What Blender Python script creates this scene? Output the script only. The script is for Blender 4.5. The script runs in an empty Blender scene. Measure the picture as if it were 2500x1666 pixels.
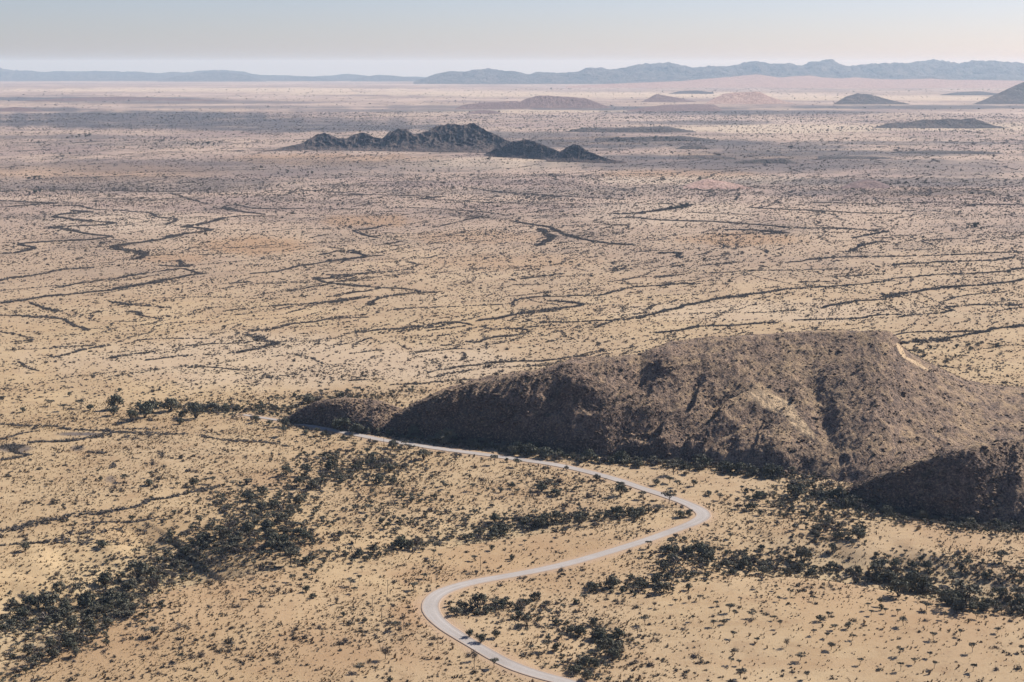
import bpy, math, random
import numpy as np
from mathutils import Vector

# ------------------------------------------------------------------ camera, sky, sun, exposure
SC = bpy.context.scene
COL = SC.collection
F = 3800.0                       # focal length in photograph pixels (2500 x 1666)
EYE = 315.0                      # camera height above the plain
R_EARTH = 7.43e6                 # earth radius with refraction
PITCH = math.atan((833 - 158) / F)
SUN_AZ, SUN_EL = math.radians(55), math.radians(36)     # azimuth clockwise from the view direction (+Y)

cam = bpy.data.cameras.new('camera')
cam.sensor_width = 36.0
cam.lens = F / 2500 * 36.0
cam.clip_start, cam.clip_end = 0.5, 300000
camo = bpy.data.objects.new('camera', cam)
COL.objects.link(camo)
camo.location = (0, 0, EYE)
camo.rotation_euler = (math.pi / 2 - PITCH, 0, 0)
SC.camera = camo

world = bpy.data.worlds.new('World')
SC.world = world
world.use_nodes = True
wn = world.node_tree
sky = wn.nodes.new('ShaderNodeTexSky')
sky.sky_type = 'NISHITA'
sky.sun_disc = False
sky.sun_elevation = SUN_EL
sky.sun_rotation = SUN_AZ
sky.altitude = 1200
sky.air_density = 1.0
sky.dust_density = 1.2
sky.ozone_density = 4.0
bg = wn.nodes['Background']
bg.inputs['Strength'].default_value = 0.063
tint = wn.nodes.new('ShaderNodeMix'); tint.data_type = 'RGBA'; tint.blend_type = 'MULTIPLY'
tint.inputs[0].default_value = 1.0
tint.inputs[7].default_value = (1.04, 0.945, 1.07, 1)          # dusty, slightly mauve air
wn.links.new(sky.outputs[0], tint.inputs[6])
wn.links.new(tint.outputs[2], bg.inputs['Color'])

sl = bpy.data.lights.new('sun', 'SUN')
sl.energy = 5.0
sl.angle = math.radians(0.53)
sl.color = (1.0, 0.94, 0.86)
so = bpy.data.objects.new('sun', sl)
COL.objects.link(so)
sd = Vector((math.sin(SUN_AZ) * math.cos(SUN_EL), math.cos(SUN_AZ) * math.cos(SUN_EL), math.sin(SUN_EL)))
so.rotation_euler = sd.to_track_quat('Z', 'Y').to_euler()

SC.view_settings.view_transform = 'Standard'
SC.view_settings.look = 'None'
SC.view_settings.gamma = 1.0
SC.view_settings.exposure = 0.71
SC.view_settings.use_curve_mapping = False
SC.render.engine = 'CYCLES'
SC.cycles.max_bounces = 4
SC.cycles.diffuse_bounces = 2
SC.cycles.glossy_bounces = 1
SC.cycles.volume_bounces = 0
SC.cycles.use_denoising = True
SC.cycles.denoising_input_passes = 'RGB_ALBEDO_NORMAL'
SC.cycles.denoising_prefilter = 'ACCURATE'

rng = np.random.default_rng(11)
random.seed(5)

# ------------------------------------------------------------------ noise
_P = np.random.default_rng(3).permutation(4096)
_G = np.random.default_rng(4).uniform(0, 2 * np.pi, 4096)
def perlin(x, y, seed=0):
    x = np.asarray(x, float); y = np.asarray(y, float)
    xi = np.floor(x).astype(np.int64); yi = np.floor(y).astype(np.int64)
    fx = x - xi; fy = y - yi
    def g(i, j, dx, dy):
        a = _G[_P[(_P[(i + seed * 131) & 4095] + j) & 4095]]
        return np.cos(a) * dx + np.sin(a) * dy
    u = fx * fx * fx * (fx * (fx * 6 - 15) + 10); v = fy * fy * fy * (fy * (fy * 6 - 15) + 10)
    a = g(xi, yi, fx, fy); b = g(xi + 1, yi, fx - 1, fy)
    c = g(xi, yi + 1, fx, fy - 1); d = g(xi + 1, yi + 1, fx - 1, fy - 1)
    return 1.5 * ((a * (1 - u) + b * u) * (1 - v) + (c * (1 - u) + d * u) * v)
def fbm(x, y, o=4, seed=0, gain=0.5):
    s = 0; a = 1; t = 0
    for k in range(o):
        s = s + a * perlin(x * 2 ** k, y * 2 ** k, seed + k); t += a; a *= gain
    return s / t
def ridged(x, y, o=4, seed=0, gain=0.5):
    s = 0; a = 1; t = 0
    for k in range(o):
        s = s + a * (1 - 2 * np.abs(perlin(x * 2 ** k, y * 2 ** k, seed + k))); t += a; a *= gain
    return s / t
def sst(a, b, x):
    t = np.clip((x - a) / (b - a), 0, 1)
    return t * t * (3 - 2 * t)

# ------------------------------------------------------------------ rays of the photograph -> places in the world
CP, SP = math.cos(PITCH), math.sin(PITCH)
def ray(px, py):
    """azimuth and tan(depression) of photograph pixels"""
    px = np.asarray(px, float); py = np.asarray(py, float)
    u = (px - 1250) / F; v = (833 - py) / F
    dx = u; dy = CP + v * SP; dz = -SP + v * CP
    return np.arctan2(dx, dy), -dz / np.hypot(dx, dy)
def to_px(x, y, z):
    z = z - EYE
    dep = y * CP - z * SP; up = y * SP + z * CP
    return 1250 + F * x / dep, 833 - F * up / dep
D = 2500 / 2353.0                # full-view reading scale
def disp(pts): return [(x * D, y * D) for x, y in pts]
def base_z(r): return -r * r / (2 * R_EARTH)
def flat_r(px, py):
    """distance at which a ray meets the smooth curved plain"""
    az, t = ray(px, py)
    a = 1 / (2 * R_EARTH)
    disc = np.maximum(t * t - 4 * a * EYE, 0)
    return az, np.minimum((t - np.sqrt(disc)) / (2 * a), 66000)
def flat_xy(pts):
    p = np.array(pts, float)
    az, r = flat_r(p[:, 0], p[:, 1])
    return np.stack([r * np.sin(az), r * np.cos(az)], 1)
def spline(P, step):
    P = np.asarray(P, float)
    Q = np.vstack([2 * P[0] - P[1], P, 2 * P[-1] - P[-2]])
    out = []
    for i in range(1, len(Q) - 2):
        p0, p1, p2, p3 = Q[i - 1], Q[i], Q[i + 1], Q[i + 2]
        n = max(2, int(np.linalg.norm(p2 - p1) / step))
        for t in np.linspace(0, 1, n, endpoint=False):
            out.append(0.5 * (2 * p1 + (p2 - p0) * t + (2 * p0 - 5 * p1 + 4 * p2 - p3) * t * t + (3 * p1 - p0 - 3 * p2 + p3) * t ** 3))
    out.append(P[-1])
    return np.array(out)
def line_dist(x, y, L):
    """distance, signed side (+ = left of travel) and index to a polyline"""
    shp = x.shape; x = x.ravel(); y = y.ravel()
    best = np.full(x.size, 1e18); side = np.zeros(x.size); idx = np.zeros(x.size)
    for k in range(len(L) - 1):
        a = L[k]; d = L[k + 1] - a; ll = d @ d + 1e-9
        t = np.clip(((x - a[0]) * d[0] + (y - a[1]) * d[1]) / ll, 0, 1)
        ex = x - a[0] - t * d[0]; ey = y - a[1] - t * d[1]
        q = ex * ex + ey * ey
        m = q < best
        best = np.where(m, q, best); idx = np.where(m, k + t, idx)
        side = np.where(m, np.sign(d[0] * ey - d[1] * ex), side)
    return np.sqrt(best).reshape(shp), side.reshape(shp), idx.reshape(shp)

# ------------------------------------------------------------------ terrain sheet (polar grid round the lookout)
AZD = np.radians(25.0)
az_dense = np.linspace(-AZD, AZD, 721)
az_all = np.concatenate([np.radians(np.arange(-180, -25, 6.0)), az_dense, np.radians(np.arange(31, 180, 6.0))])
r_all = np.concatenate([[2, 30, 80, 150, 250, 350, 450, 540, 610, 660], np.arange(690, 1700, 2.6), 1700 * 1.0125 ** np.arange(0, 300)])
r_all = r_all[r_all < 72000]
AA, RR = np.meshgrid(az_all, r_all)
GX, GY = RR * np.sin(AA), RR * np.cos(AA)

road_px = disp([(1330, 1580), (1290, 1568), (1230, 1556), (1170, 1535), (1130, 1515), (1090, 1492), (1040, 1464), (1006, 1440), (988, 1416), (986, 1396), (1000, 1376), (1035, 1357), (1090, 1341), (1160, 1327), (1230, 1313), (1300, 1297), (1370, 1277), (1440, 1256), (1500, 1237), (1555, 1217), (1598, 1201), (1619, 1191), (1622, 1181), (1607, 1170), (1575, 1155), (1540, 1142), (1500, 1130), (1460, 1117), (1420, 1103), (1370, 1090), (1320, 1078), (1260, 1066), (1200, 1058), (1130, 1047), (1060, 1038), (1000, 1030), (940, 1021), (880, 1012), (820, 1000), (760, 990), (700, 978), (640, 968), (600, 962), (560, 955)])
road_xy = spline(flat_xy(road_px), 5.0)
for _ in range(6):
    road_xy[1:-1] = 0.25 * road_xy[:-2] + 0.5 * road_xy[1:-1] + 0.25 * road_xy[2:]

# terrace edges: the ground falls away beyond each one (left of travel when listed right to left)
scarps = [
    (disp([(720, 1290), (640, 1312), (560, 1332), (480, 1346), (400, 1366), (340, 1392), (290, 1424), (230, 1456), (150, 1500), (80, 1532), (0, 1562), (-60, 1590)]), 13.0, 34, 130),
    (disp([(2420, 1440), (2353, 1425), (2280, 1416), (2200, 1404), (2100, 1384), (2000, 1360), (1900, 1341), (1800, 1331), (1700, 1340), (1620, 1352)]), 9.0, 24, 80),
    (disp([(2420, 1238), (2353, 1232), (2250, 1221), (2150, 1201), (2060, 1196), (2010, 1215), (1985, 1240)]), 6.5, 20, 60),
    (disp([(1500, 1190), (1400, 1206), (1250, 1226), (1100, 1246), (1000, 1259), (900, 1276), (760, 1292)]), 6.0, 20, 50),
    (disp([(1560, 1500), (1470, 1475), (1440, 1490), (1400, 1525), (1380, 1568)]), 3.5, 14, 40),
]
def terrain(x, y):
    r = np.hypot(x, y)
    z = base_z(r)
    z = z + 313 * np.clip(1 - r / 640, 0, 1) ** 1.5                      # the mountainside under the lookout
    near = sst(2600, 1300, r); mid = sst(500, 900, r)
    z = z + mid * (1.6 * fbm(x / 210, y / 210, 3, 1) * (0.4 + near) + 0.35 * fbm(x / 31, y / 31, 3, 5) * near)
    z = z + sst(2500, 7000, r) * 10 * fbm(x / 1500, y / 1500, 3, 9) * sst(60000, 20000, r)
    z = z + mid * near * 7.0 * (np.exp(-((x - 330) ** 2 / 190 ** 2 + (y - 830) ** 2 / 110 ** 2)) + 0.8 * np.exp(-((x + 200) ** 2 / 190 ** 2 + (y - 830) ** 2 / 90 ** 2)))
    return z
HG = terrain(GX, GY)
nearmask = RR < 1750
nx, ny = GX[nearmask], GY[nearmask]
carve = np.zeros(nx.shape); washm = np.zeros(nx.shape); rim = np.zeros(nx.shape)
for pts, dep, w1, w2 in scarps:
    L = spline(flat_xy(pts), 14.0)
    d, s, k = line_dist(nx, ny, L)
    sd_ = -d * s                                                       # + beyond the edge
    wob = 1 + 0.25 * fbm(nx / 40, ny / 40, 2, 21)
    endf = sst(0, 6, k) * sst(len(L) - 1, len(L) - 7, k)
    c = dep * sst(-4, w1, sd_ * wob) * sst(w1 + w2, w1 * 1.3, sd_ * wob) * endf
    carve = np.maximum(carve, c)
    rim = np.maximum(rim, .55 * sst(6, -6, sd_) * sst(150, 20, d) * endf)
    washm = np.maximum(washm, sst(0.35, 0.95, c / dep) * endf)
zz = HG[nearmask] - carve
# road bed
def grid_z(x, y, G):
    r = np.hypot(x, y); a = np.arctan2(x, y)
    fi = np.interp(r, r_all, np.arange(len(r_all))); fj = np.interp(a, az_all, np.arange(len(az_all)))
    i = np.minimum(fi.astype(int), len(r_all) - 2); j = np.minimum(fj.astype(int), len(az_all) - 2)
    u = fi - i; v = fj - j
    return (G[i, j] * (1 - u) * (1 - v) + G[i + 1, j] * u * (1 - v) + G[i, j + 1] * (1 - u) * v + G[i + 1, j + 1] * u * v)
HG[nearmask] = zz
road_z = grid_z(road_xy[:, 0], road_xy[:, 1], HG)
for _ in range(60):
    road_z[1:-1] = 0.25 * road_z[:-2] + 0.5 * road_z[1:-1] + 0.25 * road_z[2:]
road_z = road_z + 0.5
d, s, k = line_dist(nx, ny, road_xy)
rz = np.interp(k, np.arange(len(road_z)), road_z) - 0.3
w = sst(13.0, 6.0, d)
zz = zz * (1 - w) + rz * w
HG[nearmask] = zz
VERGE = np.zeros(RR.shape); VERGE[nearmask] = sst(12.5, 5.5, d + 2.0 * fbm(nx / 9, ny / 9, 2, 33))
WASH = np.zeros(RR.shape); WASH[nearmask] = washm
del d, s, k
def ground_z(x, y): return grid_z(np.asarray(x, float), np.asarray(y, float), HG)
_ri = np.flatnonzero(r_all > 500)
def hit(px, py):
    """world point where photograph pixels meet the terrain sheet"""
    az, t = ray(px, py); az = np.atleast_1d(az); t = np.atleast_1d(t)
    R = r_all[_ri]
    out = np.zeros((len(az), 3))
    fj = np.interp(az, az_all, np.arange(len(az_all))); j = np.minimum(fj.astype(int), len(az_all) - 2); v = fj - j
    for c0 in range(0, len(az), 2000):
        sl_ = slice(c0, c0 + 2000)
        col = HG[_ri][:, j[sl_]] * (1 - v[sl_]) + HG[_ri][:, j[sl_] + 1] * v[sl_]
        diff = col - (EYE - R[:, None] * t[sl_][None, :])
        above = diff >= 0
        i = np.argmax(above, 0); i = np.where(above.any(0), np.maximum(i, 1), len(R) - 1)
        n = np.arange(diff.shape[1])
        d0, d1 = diff[i - 1, n], diff[i, n]
        f = np.clip(-d0 / (d1 - d0 + 1e-9), 0, 1)
        r = R[i - 1] + f * (R[i] - R[i - 1])
        a = az[sl_]
        out[sl_, 0] = r * np.sin(a); out[sl_, 1] = r * np.cos(a)
    out[:, 2] = ground_z(out[:, 0], out[:, 1])
    return out

# ------------------------------------------------------------------ material helpers
def new_mat(name, rough=0.95):
    m = bpy.data.materials.new(name); m.use_nodes = True
    b = m.node_tree.nodes['Principled BSDF']
    b.inputs['Roughness'].default_value = rough
    b.inputs['Specular IOR Level'].default_value = 0.15
    return m, m.node_tree, b
class NT:
    def __init__(s, nt):
        s.nt = nt
        s.pos = nt.nodes.new('ShaderNodeNewGeometry')
    def lk(s, a, b): s.nt.links.new(a, b)
    def noise(s, size, detail=3, rough=0.55, vec=None, dist=0.0):
        n = s.nt.nodes.new('ShaderNodeTexNoise')
        n.inputs['Scale'].default_value = 1.0 / size
        n.inputs['Detail'].default_value = detail
        n.inputs['Roughness'].default_value = rough
        n.inputs['Distortion'].default_value = dist
        s.lk(vec if vec is not None else s.pos.outputs['Position'], n.inputs['Vector'])
        return n.outputs['Fac']
    def ramp(s, v, a, b, lo=0.0, hi=1.0):
        n = s.nt.nodes.new('ShaderNodeMapRange'); n.clamp = True
        for k, q in zip(('From Min', 'From Max', 'To Min', 'To Max'), (a, b, lo, hi)): n.inputs[k].default_value = q
        s.lk(v, n.inputs['Value']); return n.outputs[0]
    def attr(s, name):
        n = s.nt.nodes.new('ShaderNodeAttribute'); n.attribute_name = name; return n.outputs['Fac']
    def math(s, op, a, b):
        n = s.nt.nodes.new('ShaderNodeMath'); n.operation = op
        for i, q in enumerate((a, b)):
            if isinstance(q, (int, float)): n.inputs[i].default_value = q
            else: s.lk(q, n.inputs[i])
        return n.outputs[0]
    def mix(s, fac, a, b):
        n = s.nt.nodes.new('ShaderNodeMix'); n.data_type = 'RGBA'
        if isinstance(fac, (int, float)): n.inputs[0].default_value = fac
        else: s.lk(fac, n.inputs[0])
        for i, q in ((6, a), (7, b)):
            if isinstance(q, tuple): n.inputs[i].default_value = (*q, 1)
            else: s.lk(q, n.inputs[i])
        return n.outputs[2]
    def gain(s, c, g):
        n = s.nt.nodes.new('ShaderNodeMix'); n.data_type = 'RGBA'; n.blend_type = 'MULTIPLY'; n.inputs[0].default_value = 1
        s.lk(c, n.inputs[6]); n.inputs[7].default_value = (g * .985, g * .995, g * 1.01, 1); return n.outputs[2]
    def scaled(s, sx, sy, sz, rot=0.0):
        n = s.nt.nodes.new('ShaderNodeMapping'); n.inputs['Scale'].default_value = (sx, sy, sz); n.inputs['Rotation'].default_value = (0, 0, rot)
        s.lk(s.pos.outputs['Position'], n.inputs['Vector']); return n.outputs[0]
    def bump(s, h, b, strength=0.5, dist=1.0):
        n = s.nt.nodes.new('ShaderNodeBump'); n.inputs['Strength'].default_value = strength; n.inputs['Distance'].default_value = dist
        s.lk(h, n.inputs['Height']); s.lk(n.outputs[0], b.inputs['Normal'])

def mesh_obj(name, V, Fc, mat=None, parent=None, smooth=False, link=True):
    me = bpy.data.meshes.new(name)
    V = np.asarray(V, np.float32)
    if isinstance(Fc, np.ndarray):
        n, kk = Fc.shape
        me.vertices.add(len(V)); me.vertices.foreach_set('co', V.ravel())
        me.loops.add(n * kk); me.loops.foreach_set('vertex_index', Fc.astype(np.int32).ravel())
        me.polygons.add(n)
        me.polygons.foreach_set('loop_start', np.arange(0, n * kk, kk, dtype=np.int32))
        me.update(calc_edges=True)
    else:
        me.from_pydata([tuple(map(float, v)) for v in V], [], Fc)
    me.validate()
    if smooth: me.polygons.foreach_set('use_smooth', np.ones(len(me.polygons), bool))
    if mat: me.materials.append(mat)
    o = bpy.data.objects.new(name, me)
    if link: COL.objects.link(o)
    if parent: o.parent = parent
    return o
def tag(o, label=None, cat=None, group=None, kind=None):
    if label: o['label'] = label
    if cat: o['category'] = cat
    if group: o['group'] = group
    if kind: o['kind'] = kind
    return o
def grid_faces(ni, nj, wrap=False):
    i, j = np.meshgrid(np.arange(ni - 1), np.arange(nj if wrap else nj - 1), indexing='ij')
    j2 = (j + 1) % nj
    return np.stack([i * nj + j, i * nj + j2, (i + 1) * nj + j2, (i + 1) * nj + j], -1).reshape(-1, 4)
def set_attr(o, name, arr):
    a = o.data.attributes.new(name, 'FLOAT', 'POINT'); a.data.foreach_set('value', np.asarray(arr, np.float32).ravel())

# ------------------------------------------------------------------ ground
# soil patches (photograph pixels of their middle, half sizes, kind) become patches on the plain
def px_mask(blobs, soft=0.35):
    gx, gy = to_px(GX, GY, HG)
    wx = 1 + 0
    n1 = fbm(GX / (RR * 0.05 + 5), GY / (RR * 0.16 + 10), 3, 41); n2 = fbm(GX / (RR * 0.013 + 2), GY / (RR * 0.05 + 4), 3, 47)
    m = np.zeros(RR.shape)
    ok = (RR > 600) & (np.abs(AA) < AZD)
    for cx, cy, rx, ry, s in blobs:
        q = ((gx - cx) / rx) ** 2 + ((gy - cy) / ry) ** 2
        m = np.maximum(m, s * sst(1 + soft, 1 - soft, np.sqrt(q) + 0.45 * n1 + 0.35 * n2))
    return m * ok
RED = px_mask([(620, 600, 130, 22, 1), (420, 630, 90, 12, .7), (900, 540, 110, 16, .8), (1150, 580, 160, 14, .5), (1800, 585, 140, 14, .9), (1250, 640, 200, 18, .45),
               (250, 420, 300, 22, .6), (800, 390, 260, 14, .7), (1650, 425, 160, 12, .7), (2250, 470, 200, 12, .5), (1500, 345, 200, 10, .8), (1850, 380, 220, 10, .5),
               (700, 1330, 120, 25, .5), (660, 1170, 60, 22, .5), (1030, 1400, 150, 30, .55), (500, 1500, 220, 60, .5), (1000, 1500, 70, 40, .6), (750, 1600, 300, 60, .55), (1350, 1430, 120, 20, .35), (420, 920, 90, 10, .4), (2200, 1510, 120, 8, .4), (2000, 1620, 300, 15, .4)])
SCRUB = px_mask([(350, 300, 400, 14, .95), (760, 312, 330, 11, .9), (150, 335, 220, 6, .5), (600, 405, 700, 18, .40), (300, 450, 400, 20, .45), (1900, 402, 600, 16, .55), (2250, 445, 400, 12, .55), (1450, 350, 320, 12, .7), (330, 285, 330, 14, .9), (700, 300, 330, 12, .6), (200, 242, 330, 5, .8), (450, 250, 300, 4, .5), (90, 268, 130, 6, .7), (1200, 330, 260, 9, .6), (1100, 262, 220, 5, .5), (1500, 265, 260, 5, .7), (1850, 275, 330, 5, .7), (2250, 262, 330, 5, .8),
                 (1700, 300, 180, 5, .6), (1650, 350, 250, 7, .7), (1900, 360, 250, 6, .6), (2050, 375, 330, 9, .7), (2000, 395, 400, 8, .6), (1600, 385, 150, 6, .8), (2200, 350, 300, 5, .6), (950, 270, 250, 4, .6), (600, 262, 300, 4, .5), (2300, 420, 200, 9, .4), (300, 460, 320, 14, .35), (1400, 470, 300, 12, .3), (2200, 470, 260, 8, .5), (300, 350, 280, 8, .35), (700, 420, 350, 14, .3),
                 (40, 1095, 45, 10, .8), (200, 1060, 60, 5, .7), (270, 1170, 15, 10, .5), (190, 1095, 18, 8, .6)])
PALE = px_mask([(500, 220, 520, 5, 1), (1100, 228, 420, 5, .9), (1500, 232, 500, 6, .9), (2150, 240, 350, 6, .9), (1950, 315, 300, 10, .9), (1200, 400, 200, 14, .7), (1700, 440, 260, 10, .6), (350, 275, 200, 3, .9), (1250, 272, 300, 3, .8), (2350, 310, 250, 8, .8), (1600, 520, 200, 30, .4), (300, 540, 200, 30, .5), (600, 880, 500, 60, .5), (1000, 890, 300, 40, .5), (1900, 760, 400, 25, .4)])
RED[nearmask] = np.maximum(RED[nearmask], rim)
SCRUB = np.clip(SCRUB * 1.35, 0, 1)
gm, nt, b = new_mat('dry_plain')
N = NT(nt)
n_big = N.noise(900, 4, 0.6); n_mid = N.noise(120, 4, 0.6); n_sm = N.noise(17, 4, 0.65); n_fine = N.noise(2.6, 3, 0.7); n_tiny = N.noise(0.8, 2, 0.6)
c = N.mix(N.ramp(n_mid, .35, .68), (0.53, 0.386, 0.208), (0.43, 0.294, 0.152))
c = N.mix(N.ramp(n_big, .38, .66, 0, .65), c, (0.42, 0.310, 0.215))
c = N.mix(N.ramp(n_sm, .50, .72, 0, .5), c, (0.52, 0.375, 0.215))
c = N.mix(N.ramp(n_sm, .48, .30, 0, .6), c, (0.32, 0.205, 0.112))
c = N.mix(N.ramp(N.noise(46, 5, .7), .50, .66, 0, .55), c, (0.36, 0.228, 0.120))
far_haze_soil = N.attr('far')
c = N.mix(N.math('MULTIPLY', far_haze_soil, .85), c, N.mix(N.ramp(n_big, .42, .60), (0.46, 0.345, 0.275), (0.265, 0.195, 0.182)))  # soil turns mauve with distance: haze tint painted into its colour
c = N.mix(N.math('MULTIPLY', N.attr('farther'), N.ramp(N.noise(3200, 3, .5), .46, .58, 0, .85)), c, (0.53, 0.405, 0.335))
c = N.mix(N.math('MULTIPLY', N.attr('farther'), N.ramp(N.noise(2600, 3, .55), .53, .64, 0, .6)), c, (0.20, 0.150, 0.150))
n_str = N.noise(210, 6, .68)
c = N.mix(N.math('MULTIPLY', far_haze_soil, N.ramp(n_str, .50, .62, 0, .7)), c, (0.150, 0.115, 0.100))
c = N.mix(N.math('MULTIPLY', N.attr('red'), N.ramp(n_sm, .25, .6, .45, .95)), c, (0.375, 0.228, 0.122))
c = N.mix(N.math('MULTIPLY', N.attr('pale'), .8), c, (0.60, 0.475, 0.345))
c = N.mix(N.math('MULTIPLY', N.attr('scrub'), N.ramp(N.noise(260, 5, .7), .34, .52, .55, 1.0)), c, (0.080, 0.072, 0.080))
c = N.mix(N.math('MULTIPLY', N.attr('wash'), N.ramp(n_sm, .35, .6, .2, .75)), c, (0.47, 0.365, 0.215))
c = N.mix(N.math('MULTIPLY', N.attr('verge'), .65), c, (0.46, 0.315, 0.205))
tuft = N.math('MULTIPLY', N.ramp(n_fine, .56, .66), N.ramp(n_mid, .36, .6, .15, .55))
c = N.mix(tuft, c, (0.24, 0.165, 0.095))
c = N.mix(N.ramp(n_tiny, .52, .7, 0, .25), c, (0.58, 0.43, 0.26))
nt.links.new(N.gain(c, .82), b.inputs['Base Color'])
N.bump(N.math('ADD', N.math('MULTIPLY', n_fine, .6), n_tiny), b, .5, .5)
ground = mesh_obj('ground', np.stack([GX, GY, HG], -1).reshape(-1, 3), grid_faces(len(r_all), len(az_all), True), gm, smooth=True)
ground.data.flip_normals()
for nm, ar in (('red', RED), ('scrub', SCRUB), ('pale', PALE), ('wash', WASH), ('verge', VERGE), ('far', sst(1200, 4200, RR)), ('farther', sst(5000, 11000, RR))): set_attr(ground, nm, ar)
tag(ground, 'wide tan dry-grass plain crossed by dark shrub lines, running to the horizon', 'plain', kind='structure')

# ------------------------------------------------------------------ gravel road
rm, nt, b = new_mat('gravel_road')
N = NT(nt)
u = N.attr('across')
c = N.mix(N.ramp(N.noise(25, 4, .6), .35, .65), (0.41, 0.370, 0.332), (0.345, 0.305, 0.268))
c = N.mix(N.ramp(N.noise(1.2, 3, .7), .45, .7, 0, .35), c, (0.50, 0.45, 0.41))
trk = N.math('MULTIPLY', N.ramp(N.math('ABSOLUTE', N.math('SUBTRACT', N.math('ABSOLUTE', u, 0), .42), 0), .16, .05), N.ramp(N.noise(40, 2), .35, .65, .05, .7))
c = N.mix(trk, c, (0.50, 0.45, 0.41))
c = N.mix(N.ramp(N.math('ABSOLUTE', u, 0), .82, 1.0, 0, .8), c, (0.40, 0.285, 0.20))
nt.links.new(N.gain(c, .86), b.inputs['Base Color'])
N.bump(N.noise(.5, 3, .7), b, .3, .2)
tg = np.gradient(road_xy, axis=0); tg /= np.linalg.norm(tg, axis=1)[:, None]
nrm = np.stack([-tg[:, 1], tg[:, 0]], 1)
curv = np.abs(np.gradient(np.unwrap(np.arctan2(tg[:, 1], tg[:, 0]))))
for _ in range(10): curv[1:-1] = (curv[:-2] + curv[1:-1] * 2 + curv[2:]) / 4
hw = (3.9 + 9 * np.clip(curv, 0, .12)) * (1 - .45 * sst(len(curv) * .86, len(curv) - 1, np.arange(len(curv))))
sec = [(-1.22, -0.75), (-1.12, 0.02), (-1.02, 0.07), (-.97, 0.02), (-.5, .09), (0, .14), (.5, .09), (.97, 0.02), (1.02, .07), (1.12, .02), (1.22, -0.75)]
RV = []; RU = []
for k in range(len(road_xy)):
    for su, sz in sec:
        p = road_xy[k] + nrm[k] * hw[k] * su * (1 + 0.07 * float(perlin(k * .31, su * 3.0, 12)) * (abs(su) > .9))
        RV.append((p[0], p[1], road_z[k] - 0.06 + sz)); RU.append(su)
road = mesh_obj('gravel_road', RV, grid_faces(len(road_xy), len(sec)), rm, smooth=True)
set_attr(road, 'across', RU)
tag(road, 'pale grey gravel road winding in a double bend across the plain', 'road', kind='structure')

# ------------------------------------------------------------------ hills
def rock_mat(name, rock, scree, grass, gmix=(.52, .66), streak=0.6, size=1.0, slope=(.72, .93)):
    m, nt, b = new_mat(name)
    N = NT(nt)
    v = N.scaled(1 / 1.0, 1 / 2.6, 1 / 1.6, streak)
    n1 = N.noise(34 * size, 5, .65); n2 = N.noise(5 * size, 4, .7, v); n3 = N.noise(1.5 * size, 3, .7)
    up = nt.nodes.new('ShaderNodeSeparateXYZ'); N.lk(N.pos.outputs['Normal'], up.inputs[0])
    flat = N.ramp(up.outputs['Z'], slope[0], slope[1])
    c = N.mix(N.math('MULTIPLY', N.ramp(n2, .38, .60), N.ramp(up.outputs['Z'], slope[0] - .28, slope[0] + .04, .12, 1)), rock, scree)
    c = N.mix(N.ramp(n3, .52, .66, 0, .75), c, tuple(min(1, q * 1.6) for q in scree))
    g = N.math('MULTIPLY', N.ramp(N.math('ADD', N.math('MULTIPLY', n1, .6), N.math('MULTIPLY', n2, .4)), gmix[0], gmix[1]), flat)
    c = N.mix(g, c, grass)
    if 'hill' in name:
        c = N.mix(N.math('MULTIPLY', N.attr('sand'), N.ramp(n2, .3, .5, .75, 1)), c, (0.50, 0.365, 0.225))
    c = N.mix(N.ramp(n3, .47, .34, 0, .65), c, tuple(q * .45 for q in rock))
    nt.links.new(c, b.inputs['Base Color'])
    N.bump(N.math('ADD', N.math('MULTIPLY', n2, 1.6), n3), b, .9, 1.6 * size)
    return m
m_hill = rock_mat('hill_rock', (0.068, 0.050, 0.043), (0.245, 0.170, 0.118), (0.35, 0.247, 0.145), gmix=(.46, .62), slope=(.72, .94))
m_kop = rock_mat('koppie_rock', (0.042, 0.036, 0.036), (0.125, 0.093, 0.082), (0.27, 0.195, 0.145), size=3, gmix=(.54, .66), slope=(.84, .98))
m_purple = rock_mat('purple_rock', (0.125, 0.085, 0.078), (0.190, 0.130, 0.118), (0.27, 0.185, 0.15), size=6)
m_pink = rock_mat('pink_sand_slope', (0.30, 0.195, 0.155), (0.37, 0.25, 0.205), (0.43, 0.31, 0.25), size=10, slope=(.3, .6))
m_blue = rock_mat('far_mountain_rock', (0.045, 0.040, 0.038), (0.125, 0.105, 0.095), (0.170, 0.140, 0.120), size=30)
m_dark = rock_mat('dark_butte_rock', (0.055, 0.048, 0.046), (0.095, 0.078, 0.072), (0.16, 0.12, 0.10), size=8)

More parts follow.
